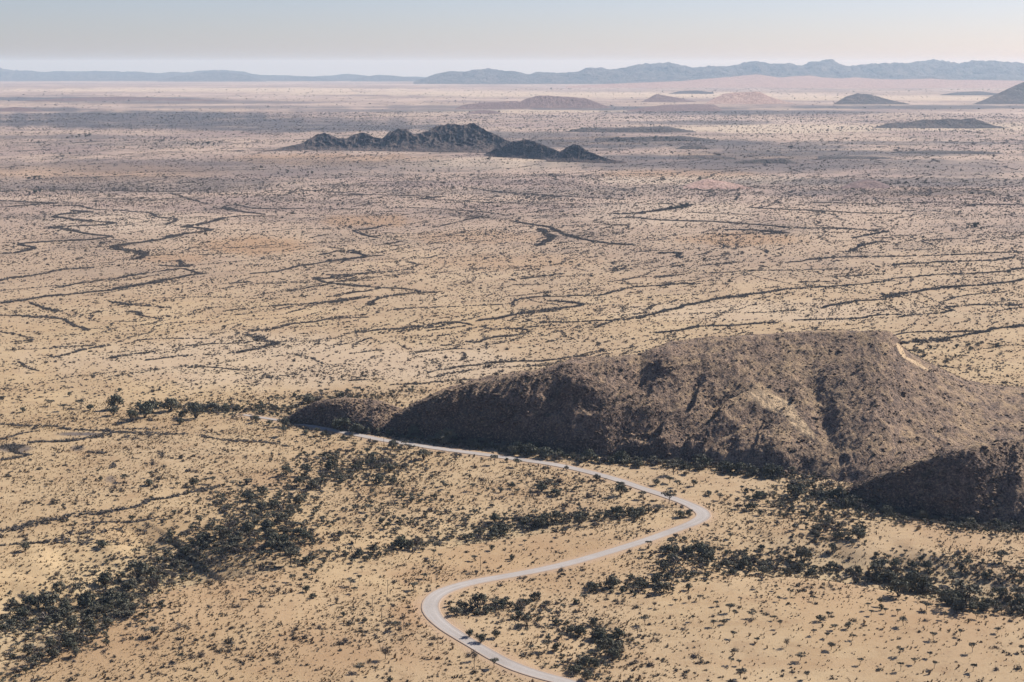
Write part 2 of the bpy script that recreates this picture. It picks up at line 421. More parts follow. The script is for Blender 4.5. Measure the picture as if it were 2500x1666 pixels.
def hill_from(name, label, prof, base, depth, mat, nj=140, rough=0.12, freq=5.0, front=1.15, back=1.1, crest_frac=.5, ni=44, seed=0, min_rel=.06, plateau=0.0, crest=.75):
    """ridge whose foot line and skyline are given in photograph pixels; depth in metres from foot to crest"""
    prof = np.array(prof, float)
    X = np.linspace(prof[0, 0], prof[-1, 0], nj)
    Y = np.interp(X, prof[:, 0], prof[:, 1])
    if np.isscalar(base): B = np.full(nj, float(base))
    else:
        bb = np.array(base, float); B = np.interp(X, bb[:, 0], bb[:, 1])
    az, db = flat_r(X, B)
    az2, ts = ray(X, Y)
    rel = np.clip((B - Y) / (B - Y).max(), min_rel, 1)
    dc = db + depth * rel ** .8
    h = EYE - dc * ts - base_z(dc)
    h = np.maximum(h, 0.0)
    dbk = dc + depth * rel * (1.1 + plateau)
    S = np.linspace(-0.06, 1, ni); T = np.linspace(0, 1.06, ni // 2 + 1)[1:]
    rows_r = [db + (dc - db) * s for s in S] + [dc + (dbk - dc) * t for t in T]
    rows_f = [np.where(s < 0, s * 1.2, np.abs(s) ** front) + 0 * db for s in S] + [((1 - t) if t < 1 else (1 - t)) + 0 * db if plateau == 0 else (1 - sst(.35, 1.0, np.array(t)) - .3 * max(0, t - 1)) + 0 * db for t in T]
    Rr = np.array(rows_r); Ff = np.array(rows_f)
    x = Rr * np.sin(az); y = Rr * np.cos(az)
    wl = h.max() * 1.6 + 1e-6
    n = ridged(x / wl / 2.2, y / wl / 2.2, 5, 60 + seed) * .65 + fbm(x / wl * 1.4, y / wl * 1.4, 3, 80 + seed) * .5 + ridged(x / wl * 4.5, y / wl * 4.5, 3, 84 + seed) * (.2 if 'koppie' not in label else .42)
    n = n - n.mean()
    env = np.clip(Ff, 0, 1) * (1 - np.clip(Ff, 0, 1) ** 4 * crest)
    z = h * Ff + h * rough * 2.2 * env * n - (Ff < 0.02) * .02 * h
    Z = z + base_z(Rr) - 0.004 * h
    o = mesh_obj(name, np.stack([x, y, Z], -1).reshape(-1, 3), grid_faces(len(Rr), nj), mat, smooth=True)
    o.data.flip_normals()
    tag(o, label, 'mountain' if 'mountain' in name else 'hill', kind='structure')
    return o

# far blue mountains
hill_from('mountain', 'long hazy blue mountain range along the right half of the horizon', disp([(950, 189), (960, 184), (1000, 170), (1045, 163), (1060, 165), (1105, 157), (1135, 160), (1170, 165), (1215, 170), (1240, 162), (1280, 166), (1330, 165), (1350, 157), (1400, 159), (1440, 157), (1470, 150), (1500, 144), (1540, 150), (1580, 153), (1640, 150), (1680, 152), (1710, 147), (1735, 142), (1770, 150), (1830, 152), (1870, 143), (1900, 139), (1925, 145), (1950, 153), (2000, 150), (2040, 147), (2110, 143), (2150, 139), (2200, 145), (2280, 142), (2353, 148), (2480, 140), (2600, 165)]), 206, 6000, m_blue, nj=420, rough=.36, seed=1, ni=60, crest=.6)
hill_from('mountain', 'faint low blue mountain range on the left horizon', disp([(-250, 180), (-120, 165), (0, 157), (20, 160), (60, 163), (130, 165), (210, 164), (290, 165), (360, 168), (400, 167), (440, 165), (490, 161), (530, 163), (560, 166), (600, 173), (660, 174), (720, 176), (770, 173), (800, 170), (850, 175), (900, 176), (980, 177), (1040, 182), (1080, 186)]), 198.5, 7000, m_blue, nj=300, rough=.3, seed=2, crest=.6)
hill_from('mountain', 'small blue hump in front of the left horizon range', disp([(640, 186), (670, 179), (700, 175), (725, 177), (760, 184), (775, 186)]), 199, 1600, m_blue, nj=80, seed=3)
hill_from('mountain', 'low blue ridge left of the long mountain range', disp([(805, 186), (835, 177), (870, 172), (900, 174), (940, 178), (965, 181), (1000, 186)]), 199.5, 1800, m_blue, nj=90, seed=4)
hill_from('mountain', 'nearer blue hump below the left horizon range', disp([(360, 186), (400, 176), (440, 169), (490, 164), (530, 167), (570, 173), (590, 180), (610, 186)]), 199.5, 2500, m_blue, nj=90, seed=14)
# pink foothills
hill_from('hill', 'pale pink sand ridge at the foot of the blue mountains', disp([(1300, 199), (1400, 193), (1480, 190), (1560, 187), (1620, 182), (1690, 176), (1735, 171), (1790, 178), (1860, 174), (1890, 178), (1930, 181), (1965, 178), (2010, 182), (2060, 183), (2140, 181), (2180, 184), (2260, 184), (2353, 186), (2480, 188)]), 215, 4500, m_pink, nj=300, rough=.10, seed=5)
# middle-distance hills
hill_from('hill', 'rounded mauve hill behind the dark koppie ridge', disp([(1178, 248), (1190, 238), (1205, 228), (1230, 221), (1255, 219), (1285, 222), (1310, 223), (1340, 225), (1365, 233), (1385, 241), (1410, 250)]), 266, 900, m_purple, nj=120, seed=6, rough=.18)
hill_from('hill', 'low mauve shoulder left of the rounded mauve hill', disp([(1045, 250), (1065, 241), (1100, 237), (1140, 235), (1185, 232), (1205, 238), (1220, 250)]), 267, 700, m_purple, nj=90, seed=7, rough=.18)
hill_from('hill', 'small mauve mound in front of the rounded mauve hill', disp([(1072, 260), (1090, 255), (1115, 253), (1140, 256), (1155, 261)]), 277.5, 300, m_purple, nj=60, seed=17)
hill_from('hill', 'pointed mauve cone hill on the pale pan', disp([(1470, 236), (1490, 226), (1508, 216), (1525, 219), (1555, 224), (1600, 234)]), 250, 700, m_purple, nj=80, seed=8, rough=.18)
hill_from('hill', 'flat-topped pinkish hill on the pale pan', disp([(1620, 238), (1645, 224), (1665, 215), (1690, 213), (1720, 211), (1745, 211), (1765, 221), (1800, 232), (1830, 239)]), 254, 900, m_pink, nj=100, seed=9, rough=.2)
hill_from('hill', 'long low mauve terrace below the cone hill', disp([(1440, 256), (1480, 252), (1530, 249), (1600, 248), (1640, 249), (1665, 257)]), 275, 600, m_purple, nj=100, seed=10, plateau=2)
hill_from('hill', 'thin blue ridge behind the pinkish hills', disp([(1535, 216), (1560, 210), (1600, 208), (1640, 213)]), 229, 700, m_dark, nj=60, seed=18)
hill_from('hill', 'dark blue whaleback hill on the pale pan', disp([(1912, 241), (1930, 230), (1945, 221), (1970, 215), (1995, 217), (2030, 226), (2060, 233), (2090, 239)]), 256, 800, m_dark, nj=90, seed=11, rough=.24)
hill_from('hill', 'thin dark ridge between the whaleback and the edge hill', disp([(2160, 218), (2200, 212), (2250, 210), (2300, 216)]), 232, 900, m_dark, nj=60, seed=19)
hill_from('hill', 'tall dark blue hill cut by the right edge', disp([(2235, 240), (2260, 230), (2300, 211), (2330, 196), (2353, 188), (2400, 175), (2460, 182), (2560, 215), (2600, 240)]), 255, 1300, m_dark, nj=120, seed=12, rough=.22)
hill_from('hill', 'low dark rocky outcrop hill with trees at its foot', disp([(2005, 294), (2035, 285), (2060, 281), (2090, 281), (2120, 275), (2150, 276), (2180, 271), (2205, 275), (2235, 272), (2255, 278), (2285, 289), (2320, 294)]), 312, 220, m_dark, nj=160, seed=13, rough=.3)
hill_from('hill', 'low grey hump at the left edge', disp([(-60, 258), (0, 250), (35, 246), (70, 250), (120, 258)]), 274, 500, m_purple, nj=60, seed=20)
hill_from('hill', 'long flat grey rise across the left plain', disp([(60, 231), (150, 226), (270, 222), (320, 224), (450, 228), (520, 232)]), 247, 900, m_purple, nj=100, seed=21)
# the dark koppies in the middle of the plain
hill_from('hill', 'dark rocky koppie ridge with four peaks in the middle plain', disp([(620, 347), (645, 340), (690, 331), (710, 320), (728, 309), (745, 305), (762, 311), (778, 318), (795, 318), (812, 309), (830, 303), (846, 307), (860, 315), (878, 318), (895, 305), (912, 299), (935, 300), (955, 311), (985, 300), (1005, 288), (1030, 283), (1045, 284), (1060, 288), (1085, 281), (1105, 290), (1125, 302), (1150, 314), (1172, 326), (1190, 338), (1215, 349)]), [(600, 366), (900, 370), (1300, 374)], 230, m_kop, nj=420, rough=.42, ni=90, seed=22, crest=.82, front=1.3)
hill_from('hill', 'smaller dark koppie in front of the four-peaked ridge', disp([(1112, 355), (1140, 341), (1165, 331), (1190, 326), (1212, 322), (1228, 324), (1250, 334), (1275, 345), (1290, 350), (1310, 356)]), [(1150, 378), (1420, 394)], 120, m_kop, nj=220, rough=.42, ni=70, seed=23, crest=.82, front=1.3)
hill_from('hill', 'little pointed dark koppie at the right end of the ridge', disp([(1255, 363), (1285, 350), (1300, 340), (1318, 332), (1332, 337), (1350, 347), (1380, 359), (1400, 366), (1440, 372)]), [(1300, 392), (1530, 398)], 90, m_kop, nj=160, rough=.42, ni=60, seed=24, crest=.82, front=1.3)
hill_from('hill', 'small dark rock hump left of the koppie ridge', disp([(520, 350), (540, 346), (552, 345), (565, 350)]), 372, 60, m_kop, nj=50, rough=.3, seed=25)
hill_from('hill', 'low dark rock rib leading to the koppie ridge', disp([(568, 349), (590, 345), (620, 344), (650, 342), (680, 347)]), 370, 70, m_kop, nj=70, rough=.3, seed=26)
hill_from('hill', 'small rounded dark knoll beyond the little koppie', disp([(1545, 345), (1565, 337), (1590, 333), (1610, 332), (1640, 345)]), 367, 130, m_dark, nj=80, rough=.25, seed=27)
hill_from('hill', 'low tan hummock on the pale flat right of the koppies', disp([(1570, 430), (1600, 422), (1625, 416), (1655, 420), (1700, 428), (1730, 434)]), 462, 180, m_pink, nj=80, rough=.3, seed=28)
hill_from('hill', 'low scrubby hummock on the right middle plain', disp([(1930, 432), (1960, 423), (1985, 418), (2010, 419), (2045, 430)]), 460, 150, m_purple, nj=80, rough=.3, seed=29)
# dissected terraces right of the koppies
for args in ((disp([(1300, 303), (1340, 292), (1420, 291), (1530, 294), (1600, 303)]), 323, 350, 'reddish terrace scarp behind the koppie ridge'),
             (disp([(1370, 320), (1415, 313), (1570, 312), (1650, 322)]), 346, 260, 'terrace scarp with dark green trees along its foot'),
             (disp([(1560, 362), (1590, 356), (1660, 357), (1690, 364)]), 389, 140, 'dark gully bank below the rounded knoll'),
             (disp([(1690, 372), (1740, 365), (1800, 366), (1830, 374)]), 398, 130, 'long dark gully bank right of the rounded knoll'),
             (disp([(2050, 352), (2100, 347), (2240, 349), (2330, 353), (2440, 356)]), 378, 150, 'thin dark bank below the outcrop hill'),
             (disp([(1880, 362), (1930, 358), (2010, 359), (2060, 365)]), 389, 120, 'short dark bank on the right middle plain')):
    hill_from('hill', args[3], [(x, args[1] - (args[1] - y) * (.8 + .25 * math.sin(x * .07))) for x, y in args[0]], args[1], args[2] * .5, m_dark, nj=200, rough=.6, seed=int(args[1]), plateau=1.5, front=.6)

# ---- the main rocky hill, its knoll and the dark spur at the right edge
SURF = []
def near_hill(name, label, sky_px, foot_px, depth_px, back_px, shape_px, nj, ni, gap, spur, sand=None, seed=0, cliff=None, ribs=None):
    s = np.array(sky_px, float); f = np.array(foot_px, float)
    X = np.linspace(s[0, 0], s[-1, 0], nj)
    Y = np.interp(X, s[:, 0], s[:, 1]); B = np.interp(X, f[:, 0], f[:, 1])
    for _ in range(2): Y[1:-1] = .25 * Y[:-2] + .5 * Y[1:-1] + .25 * Y[2:]
    dep = np.interp(X, *np.array(depth_px, float).T); bk = np.interp(X, *np.array(back_px, float).T); sh = np.interp(X, *np.array(shape_px, float).T)
    az, db = flat_r(X, B); _, ts = ray(X, Y)
    dc = db + dep
    xs, ys = dc * np.sin(az), dc * np.cos(az)
    h = np.maximum(EYE - dc * ts - ground_z(xs, ys), 0.3)
    S = np.linspace(-.07, 1, ni); T = np.linspace(0, 1.1, ni // 2 + 1)[1:]
    Rr = np.array([db + (dc - db) * q for q in S] + [dc + bk * q for q in T])
    Ff = np.array([np.where(q < 0, q * 1.0, np.abs(q) ** sh) + 0 * db for q in S] + [np.cos(np.clip(q, 0, 1.1) * np.pi / 2) + 0 * db for q in T])
    x = Rr * np.sin(az); y = Rr * np.cos(az)
    e = np.clip(Ff, 0, 1); env = sst(0, .12, e) * (1 - .8 * e ** 6)
    ca, sa = math.cos(gap), math.sin(gap)
    px_, py_ = x * ca + y * sa, -x * sa + y * ca
    amp = np.minimum(h / 45, 1)
    wob = 26 * fbm(x / 90, y / 90, 3, 7 + seed)
    wob2 = 55 * fbm(x / 130, y / 130, 3, 44 + seed)
    ph = (px_ + wob + wob2) / 46; fr = ph - np.floor(ph)
    saw = np.where(fr < .22, fr / .22, (1 - fr) / .78) - .5
    saw = saw * sst(0, .05, np.minimum(fr, 1 - fr) + .02)
    zone_ = np.clip(.42 + 2.4 * fbm(x / 120, y / 120, 2, 35 + seed), 0, 1.25)
    if ribs is not None: zone_ = zone_ * ribs(X[None, :] + 0 * x, e)
    n1 = saw * zone_ + .45 * ridged((px_ + wob) / 70, (py_ + wob) / 120, 4, 5 + seed)
    n2 = ridged((px_ + .4 * wob) / 15, py_ / 34, 3, 15 + seed)
    n3 = ridged(x / 5.2, y / 6.5, 3, 25 + seed)
    z = h * Ff + env * amp * (spur * 8.0 * n1 + spur * 2.4 * n2 + .8 * n3)
    if cliff is not None: z = z + cliff(X[None, :] + 0 * z, Ff, z, x, y, h)
    st = np.clip(h / (dep + 4) - .45, 0, 1) * 2
    z = z + env * np.minimum(amp * 1.6, 1) * st * (4.0 * ridged((.9 * x - .43 * y + .5 * wob) / 17, (.43 * x + .9 * y) / 60, 3, 95 + seed) + 1.0 * fbm(x / 9, y / 9, 3, 97))
    Z = z + ground_z(x, y) - 0.25 - (Ff < 0) * 1.5
    o = mesh_obj(name, np.stack([x, y, Z], -1).reshape(-1, 3), grid_faces(len(Rr), nj), m_hill, smooth=True)
    o.data.flip_normals()
    pxs, pys = to_px(x, y, Z)
    sm = np.zeros(x.shape)
    for cx, cy, rx, ry, a in (sand or []):
        cr, sr = math.cos(a), math.sin(a)
        u_, v_ = (pxs - cx) * cr + (pys - cy) * sr, -(pxs - cx) * sr + (pys - cy) * cr
        sm = np.maximum(sm, sst(1.25, .75, np.sqrt((u_ / rx) ** 2 + (v_ / ry) ** 2) + .25 * fbm(x / 14, y / 14, 3, 3)))
    set_attr(o, 'sand', sm)
    tag(o, label, 'hill', kind='structure')
    SURF.append((x, y, Z, pxs, pys, Ff, sm, h))
    return o
def main_cliff(X, Ff, z, x, y, h):
    e = np.clip(Ff, 0, 1)
    t = sst(1000, 1080, X) * sst(1560, 1420, X)
    k = fbm(x / 30, y / 30, 3, 77)
    c = t * 5.0 * (sst(.45 + .12 * k, .62 + .12 * k, e) - e) * (1 - e ** 8)
    # the shoulder: a left-facing step below the crest, then a hollow further along and an outcrop at the foot
    q = X + 30 * fbm(x / 25, y / 25, 3, 78)
    c = c + 9 * (sst(1575, 1630, q) * sst(1880, 1640, q) - .5 * np.exp(-((q - 1560) / 40) ** 2)) * np.exp(-(((e - .76) / .12) ** 2))
    c = c + 9 * (sst(1355, 1400, q) * sst(1520, 1410, q) - .6 * np.exp(-((q - 1350) / 30) ** 2)) * np.exp(-(((e - .66) / .14) ** 2))
    g2 = np.exp(-(((X - 1925 - (1 - e) * 130) / 30) ** 2)) * np.exp(-(((e - .40) / .26) ** 2))
    g3 = sst(1780, 1830, q) * sst(1960, 1900, q) * np.exp(-(((e - .14) / .09) ** 2))
    return c - 6.0 * g2 + 5 * g3
near_hill('hill', 'large rocky brown hill behind the gravel road with a dark shaded left face',
          disp([(880, 996), (905, 962), (930, 945), (965, 927), (1000, 912), (1040, 898), (1080, 886), (1150, 875), (1200, 865), (1250, 855), (1285, 842), (1310, 836), (1345, 838), (1400, 829), (1468, 821), (1485, 810), (1500, 804), (1560, 797), (1620, 787), (1700, 776), (1780, 772), (1850, 765), (1900, 764), (1960, 765), (2000, 762), (2030, 764), (2046, 776), (2058, 800), (2080, 817), (2110, 834), (2150, 855), (2200, 880), (2240, 893), (2300, 902), (2353, 905), (2450, 915), (2560, 940)]),
          disp([(880, 998), (950, 1003), (1000, 1008), (1100, 1016), (1200, 1030), (1300, 1042), (1400, 1052), (1500, 1056), (1600, 1062), (1700, 1078), (1800, 1088), (1860, 1092), (1920, 1105), (2000, 1118), (2100, 1115), (2200, 1120), (2353, 1120), (2560, 1120)]),
          disp([(880, 8 / D), (930, 18 / D), (1080, 34 / D), (1200, 50 / D), (1320, 78 / D), (1500, 125 / D), (1700, 185 / D), (1900, 225 / D), (2050, 240 / D), (2200, 245 / D), (2560, 250 / D)]),
          [(900, 25), (1150, 80), (1500, 130), (2000, 150), (2150, 110), (2650, 120)],
          [(900, .55), (1150, .55), (1400, .7), (1700, .85), (2000, .9), (2200, .95), (2650, 1.0)],
          760, 210, math.radians(-44), 1.0,
          sand=[(1885, 982, 60, 20, .35), (1945, 1030, 60, 13, .75), (2200, 857, 6, 20, -.5), (2238, 888, 34, 4, .5)], cliff=main_cliff, ribs=lambda X, e: (.1 + sst(1980, 1780, X)) * (1.1 - 1.05 * sst(.38, .66, e)))
near_hill('hill', 'small dark rocky knoll at the left end of the large hill',
          disp([(640, 972), (670, 955), (700, 937), (725, 926), (755, 920), (800, 918), (850, 921), (890, 928), (920, 940), (945, 955), (960, 965)]),
          disp([(640, 974), (720, 980), (800, 992), (860, 995), (960, 990)]),
          [(680, 6), (760, 15), (900, 30), (1020, 20)], [(680, 12), (800, 40), (1020, 30)], [(680, .6), (800, .55), (900, .75), (1020, 1)], 240, 80, math.radians(-30), .8, seed=3)
near_hill('hill', 'dark shaded rocky spur at the right edge below the large hill',
          disp([(1930, 1140), (1955, 1124), (1985, 1110), (2020, 1096), (2060, 1080), (2100, 1066), (2150, 1050), (2200, 1036), (2240, 1024), (2280, 1018), (2353, 1010), (2450, 990), (2560, 985)]),
          disp([(1930, 1142), (2000, 1150), (2080, 1158), (2150, 1168), (2250, 1186), (2353, 1200), (2560, 1225)]),
          [(2050, 6), (2200, 20), (2350, 42), (2500, 80), (2700, 130)], [(2050, 15), (2300, 60), (2700, 120)], [(2050, .7), (2300, .8), (2400, .95), (2700, 1.0)], 330, 130, math.radians(-30), .9, seed=6)
near_hill('hill', 'narrow dark rock rib behind the right shoulder of the large hill',
          disp([(2175, 890), (2200, 874), (2215, 871), (2250, 880), (2290, 892), (2320, 904), (2335, 910)]),
          disp([(2175, 893), (2335, 912)]), [(2300, 6), (2400, 10), (2490, 5)], [(2300, 12), (2490, 12)], [(2300, .6), (2490, .6)], 90, 40, .3, .4, seed=8)

# ------------------------------------------------------------------ plants: meshes of each kind
def leaf_mat(name, a, b_, rough=.9):
    m, nt, b = new_mat(name, rough)
    N = NT(nt)
    oi = nt.nodes.new('ShaderNodeObjectInfo')
    c = N.mix(N.ramp(N.noise(1.3, 2), .35, .65), a, b_)
    c = N.mix(N.math('MULTIPLY', oi.outputs['Random'], .55), c, tuple(0.5 * (p + q) * 1.35 for p, q in zip(b_, (0.150, 0.125, 0.095))))
    nt.links.new(c, b.inputs['Base Color'])
    return m
m_acacia = leaf_mat('acacia_leaves', (0.070, 0.070, 0.050), (0.125, 0.115, 0.084))
m_bushy = leaf_mat('bushy_leaves', (0.060, 0.066, 0.046), (0.112, 0.110, 0.078))
m_grey = leaf_mat('grey_twigs', (0.080, 0.066, 0.056), (0.125, 0.102, 0.084))
m_shrub = leaf_mat('shrub_leaves', (0.052, 0.045, 0.036), (0.100, 0.083, 0.062))
m_line = leaf_mat('wash_shrub_leaves', (0.088, 0.080, 0.074), (0.140, 0.122, 0.108))
m_tuft = leaf_mat('grass_tufts', (0.20, 0.138, 0.075), (0.30, 0.217, 0.12))
m_bark, _nt, _b = new_mat('bark')
_N = NT(_nt); _nt.links.new(_N.mix(_N.noise(.6, 3), (0.045, 0.036, 0.030), (0.095, 0.078, 0.064)), _b.inputs['Base Color'])

def quads(C, Nn, size, rg, asp=.7):
    """little leaf-clump faces: centres C, rough normals Nn"""
    n = len(C)
    Nn = Nn + rg.normal(0, .55, (n, 3)); Nn /= np.linalg.norm(Nn, axis=1)[:, None] + 1e-9
    t = np.cross(Nn, rg.normal(0, 1, (n, 3))); t /= np.linalg.norm(t, axis=1)[:, None] + 1e-9
    bt = np.cross(Nn, t)
    s = (size * rg.uniform(.6, 1.35, n))[:, None]
    V = np.stack([C - t * s - bt * s * asp * .6, C + t * s * .8 - bt * s * asp, C + t * s + bt * s * asp * .7, C - t * s * .7 + bt * s * asp], 1).reshape(-1, 3)
    return V, np.arange(4 * n).reshape(n, 4)
def limb(p, q, r0, r1, k=5):
    p, q = np.array(p, float), np.array(q, float)
    d = q - p; d /= np.linalg.norm(d) + 1e-9
    a = np.cross(d, (0.3, 0.9, 0.2)); a /= np.linalg.norm(a); c = np.cross(d, a)
    th = np.arange(k) * 2 * np.pi / k
    ring = np.cos(th)[:, None] * a + np.sin(th)[:, None] * c
    V = np.vstack([p + ring * r0, q + ring * r1])
    return V, np.array([(i, (i + 1) % k, k + (i + 1) % k, k + i) for i in range(k)])
def join(parts):
    V, Fc, o = [], [], 0
    for v, f in parts:
        V.append(v); Fc.append(f + o); o += len(v)
    return np.vstack(V), np.vstack(Fc)
def proto_acacia(seed, nq, leaf, lean=0.0, flat=.13, hgt=.72, spread=.5):
    """unit crown width; flat-topped crown on forking limbs"""
    rg = np.random.default_rng(seed)
    tr = []; fork = np.array([lean * .3 + rg.normal(0, .02), rg.normal(0, .02), hgt * .42])
    tr.append(limb((0, 0, -.05), fork, .034, .024))
    pads = []
    for k in range(rg.integers(5, 8)):
        a = k * 2.4 + rg.uniform(-.5, .5); rr = spread * rg.uniform(.12, .72)
        mid = fork + np.array([math.cos(a) * rr * .55, math.sin(a) * rr * .55, hgt * .22])
        tip = np.array([lean * .6 + math.cos(a) * rr, math.sin(a) * rr, hgt * rg.uniform(.80, .95)])
        tr += [limb(fork, mid, .018, .012, 4), limb(mid, tip, .012, .006, 4)]
        pads.append((tip, rg.uniform(.17, .27), flat * rg.uniform(.35, .7)))
    C = []; M = []
    for tip, rad, th in pads:
        n = max(4, int(nq / len(pads)))
        q = np.sqrt(rg.uniform(0, 1, n)); a = rg.uniform(0, 2 * np.pi, n)
        C.append(tip + np.stack([q * np.cos(a) * rad, q * np.sin(a) * rad, (rg.uniform(-1, 1, n) * th) * (1 - .5 * q)], 1)); M.append(np.tile((0, 0, .8), (n, 1)))
    return join(tr), quads(np.vstack(C), np.vstack(M), leaf, rg)
def proto_bushy(seed, nq, leaf, hgt=.75, low=.12, lobes=7):
    """rounded dense tree crown made of uneven lobes on several stems"""
    rg = np.random.default_rng(seed)
    tr = []; C = []; M = []
    for k in range(lobes):
        a = k * 2.4 + rg.uniform(-.4, .4); rr = .32 * math.sqrt((k + .3) / lobes) * rg.uniform(.8, 1.15)
        c = np.array([math.cos(a) * rr, math.sin(a) * rr, hgt * (rg.uniform(.42, .78) - .35 * rr)])
        rad = rg.uniform(.15, .25)
        tr.append(limb((rg.normal(0, .02), rg.normal(0, .02), -.05), c, .025, .008, 4))
        n = nq // lobes
        v = rg.normal(0, 1, (n, 3)); v /= np.linalg.norm(v, axis=1)[:, None]
        d = c + v * rad * (rg.uniform(.45, 1.1, n)[:, None]) * (1, 1, .75)
        d[:, 2] = np.maximum(d[:, 2], low * rg.uniform(.3, 1.4, n))
        C.append(d); M.append(v)
    return join(tr), quads(np.vstack(C), np.vstack(M), leaf, rg)
def proto_bare(seed, nq, hgt=.95):
    """leafless tree: forked limbs and a thin haze of twigs"""
    rg = np.random.default_rng(seed)
    tr = [limb((0, 0, -.05), (0.01, 0, .3 * hgt), .03, .022)]; tw = []
    for k in range(8):
        a = k * 2.4; rr = rg.uniform(.15, .42); tip = np.array([math.cos(a) * rr, math.sin(a) * rr, hgt * rg.uniform(.55, 1)])
        tr.append(limb((0.01, 0, .3 * hgt), tip, .015, .004, 3))
        for j in range(nq // 8):
            p = np.array((0, 0, .3 * hgt)) * .4 + tip * .6 + rg.normal(0, .05, 3); q = p + rg.normal(0, .13, 3) + (0, 0, .08)
            w = np.cross(q - p, rg.normal(0, 1, 3)); w *= .012 / (np.linalg.norm(w) + 1e-9)
            tw.append((np.array([p - w, p + w, q + w * .5, q - w * .5]), np.array([[0, 1, 2, 3]])))
    return join(tr), join(tw)
def proto_shrub(seed, nq, leaf, hgt=.5, twig=10):
    rg = np.random.default_rng(seed)
    n = nq
    v = rg.normal(0, 1, (n, 3)); v /= np.linalg.norm(v, axis=1)[:, None]; v[:, 2] = np.abs(v[:, 2])
    lob = rg.normal(0, .16, (4, 3)) * (1, 1, .2)
    C = lob[rg.integers(0, 4, n)] + v * (rg.uniform(.12, .36, n)[:, None]) * (1, 1, hgt * 2.0)
    C[:, 2] = np.maximum(C[:, 2], .02)
    parts = [quads(C, v, leaf, rg)]
    for k in range(twig):
        a = rg.uniform(0, 6.28); q = np.array([math.cos(a) * .4, math.sin(a) * .4, hgt * rg.uniform(.7, 1.25)]) * rg.uniform(.7, 1.1)
        w = np.array([-math.sin(a), math.cos(a), 0]) * .018
        parts.append((np.array([-w, w, q + w * .3, q - w * .3]), np.array([[0, 1, 2, 3]])))
    return join(parts)
def proto_tuft(seed, n=5):
    rg = np.random.default_rng(seed); parts = []
    for k in range(n):
        a = rg.uniform(0, 6.28); w = np.array([-math.sin(a), math.cos(a), 0]) * .16; t = np.array([math.cos(a) * .3, math.sin(a) * .3, rg.uniform(.35, .6)])
        parts.append((np.array([-w, w, t + w * .8, t - w * .8]), np.array([[0, 1, 2, 3]])))
    return join(parts)
def proto_rock(seed):
    rg = np.random.default_rng(seed)
    t = (1 + 5 ** .5) / 2
    V = np.array([(-1, t, 0), (1, t, 0), (-1, -t, 0), (1, -t, 0), (0, -1, t), (0, 1, t), (0, -1, -t), (0, 1, -t), (t, 0, -1), (t, 0, 1), (-t, 0, -1), (-t, 0, 1)]) / 1.9
    V = V * rg.uniform(.65, 1.25, (12, 1)) * (rg.uniform(.8, 1.3), rg.uniform(.7, 1.1), rg.uniform(.5, .8)) * .5
    Fc = np.array([(0, 11, 5), (0, 5, 1), (0, 1, 7), (0, 7, 10), (0, 10, 11), (1, 5, 9), (5, 11, 4), (11, 10, 2), (10, 7, 6), (7, 1, 8), (3, 9, 4), (3, 4, 2), (3, 2, 6), (3, 6, 8), (3, 8, 9), (4, 9, 5), (2, 4, 11), (6, 2, 10), (8, 6, 7), (9, 8, 1)])
    return V, Fc

# source shapes for the uncountable scrub (kept out of the scene itself, used by the scatter below)
def source_collection(name, items):
    c = bpy.data.collections.new(name)
    for k, (geo, mats) in enumerate(items):
        if len(geo) == 2 and isinstance(geo[0], tuple):               # trunk + crown in one mesh
            V, Fc = join([geo[0], geo[1]])
            o = mesh_obj('%s_%02d' % (name, k), V, Fc, mats[0], link=False)
            o.data.materials.append(mats[1])
            mi = np.zeros(len(o.data.polygons), np.int32); mi[len(geo[0][1]):] = 1
            o.data.polygons.foreach_set('material_index', mi)
        else:
            o = mesh_obj('%s_%02d' % (name, k), geo[0], geo[1], mats[0], link=False)
        c.objects.link(o)
    return c
src_scrub = source_collection('source_scrub', [(proto_shrub(k, 26, .12), (m_shrub,)) for k in range(5)] + [(proto_shrub(k, 14, .09, twig=18), (m_grey,)) for k in range(5, 7)])
src_line = source_collection('source_line', [(proto_shrub(30 + k, 26, .14, .55), (m_line,)) for k in range(5)])
src_thick = source_collection('source_thicket', [(proto_bushy(50 + k, 110, .075), (m_bark, m_bushy)) for k in range(4)] + [(proto_acacia(60 + k, 110, .075, flat=.2), (m_bark, m_acacia)) for k in range(3)] + [(proto_bare(66, 60), (m_bark, m_grey))] + [(proto_bushy(70 + k, 100, .075, hgt=.65), (m_bark, m_line)) for k in range(3)])
src_tuft = source_collection('source_tuft', [(proto_tuft(80 + k), (m_tuft,)) for k in range(4)])
src_rock = source_collection('source_rock', [(proto_rock(90 + k), (m_hill,)) for k in range(5)])

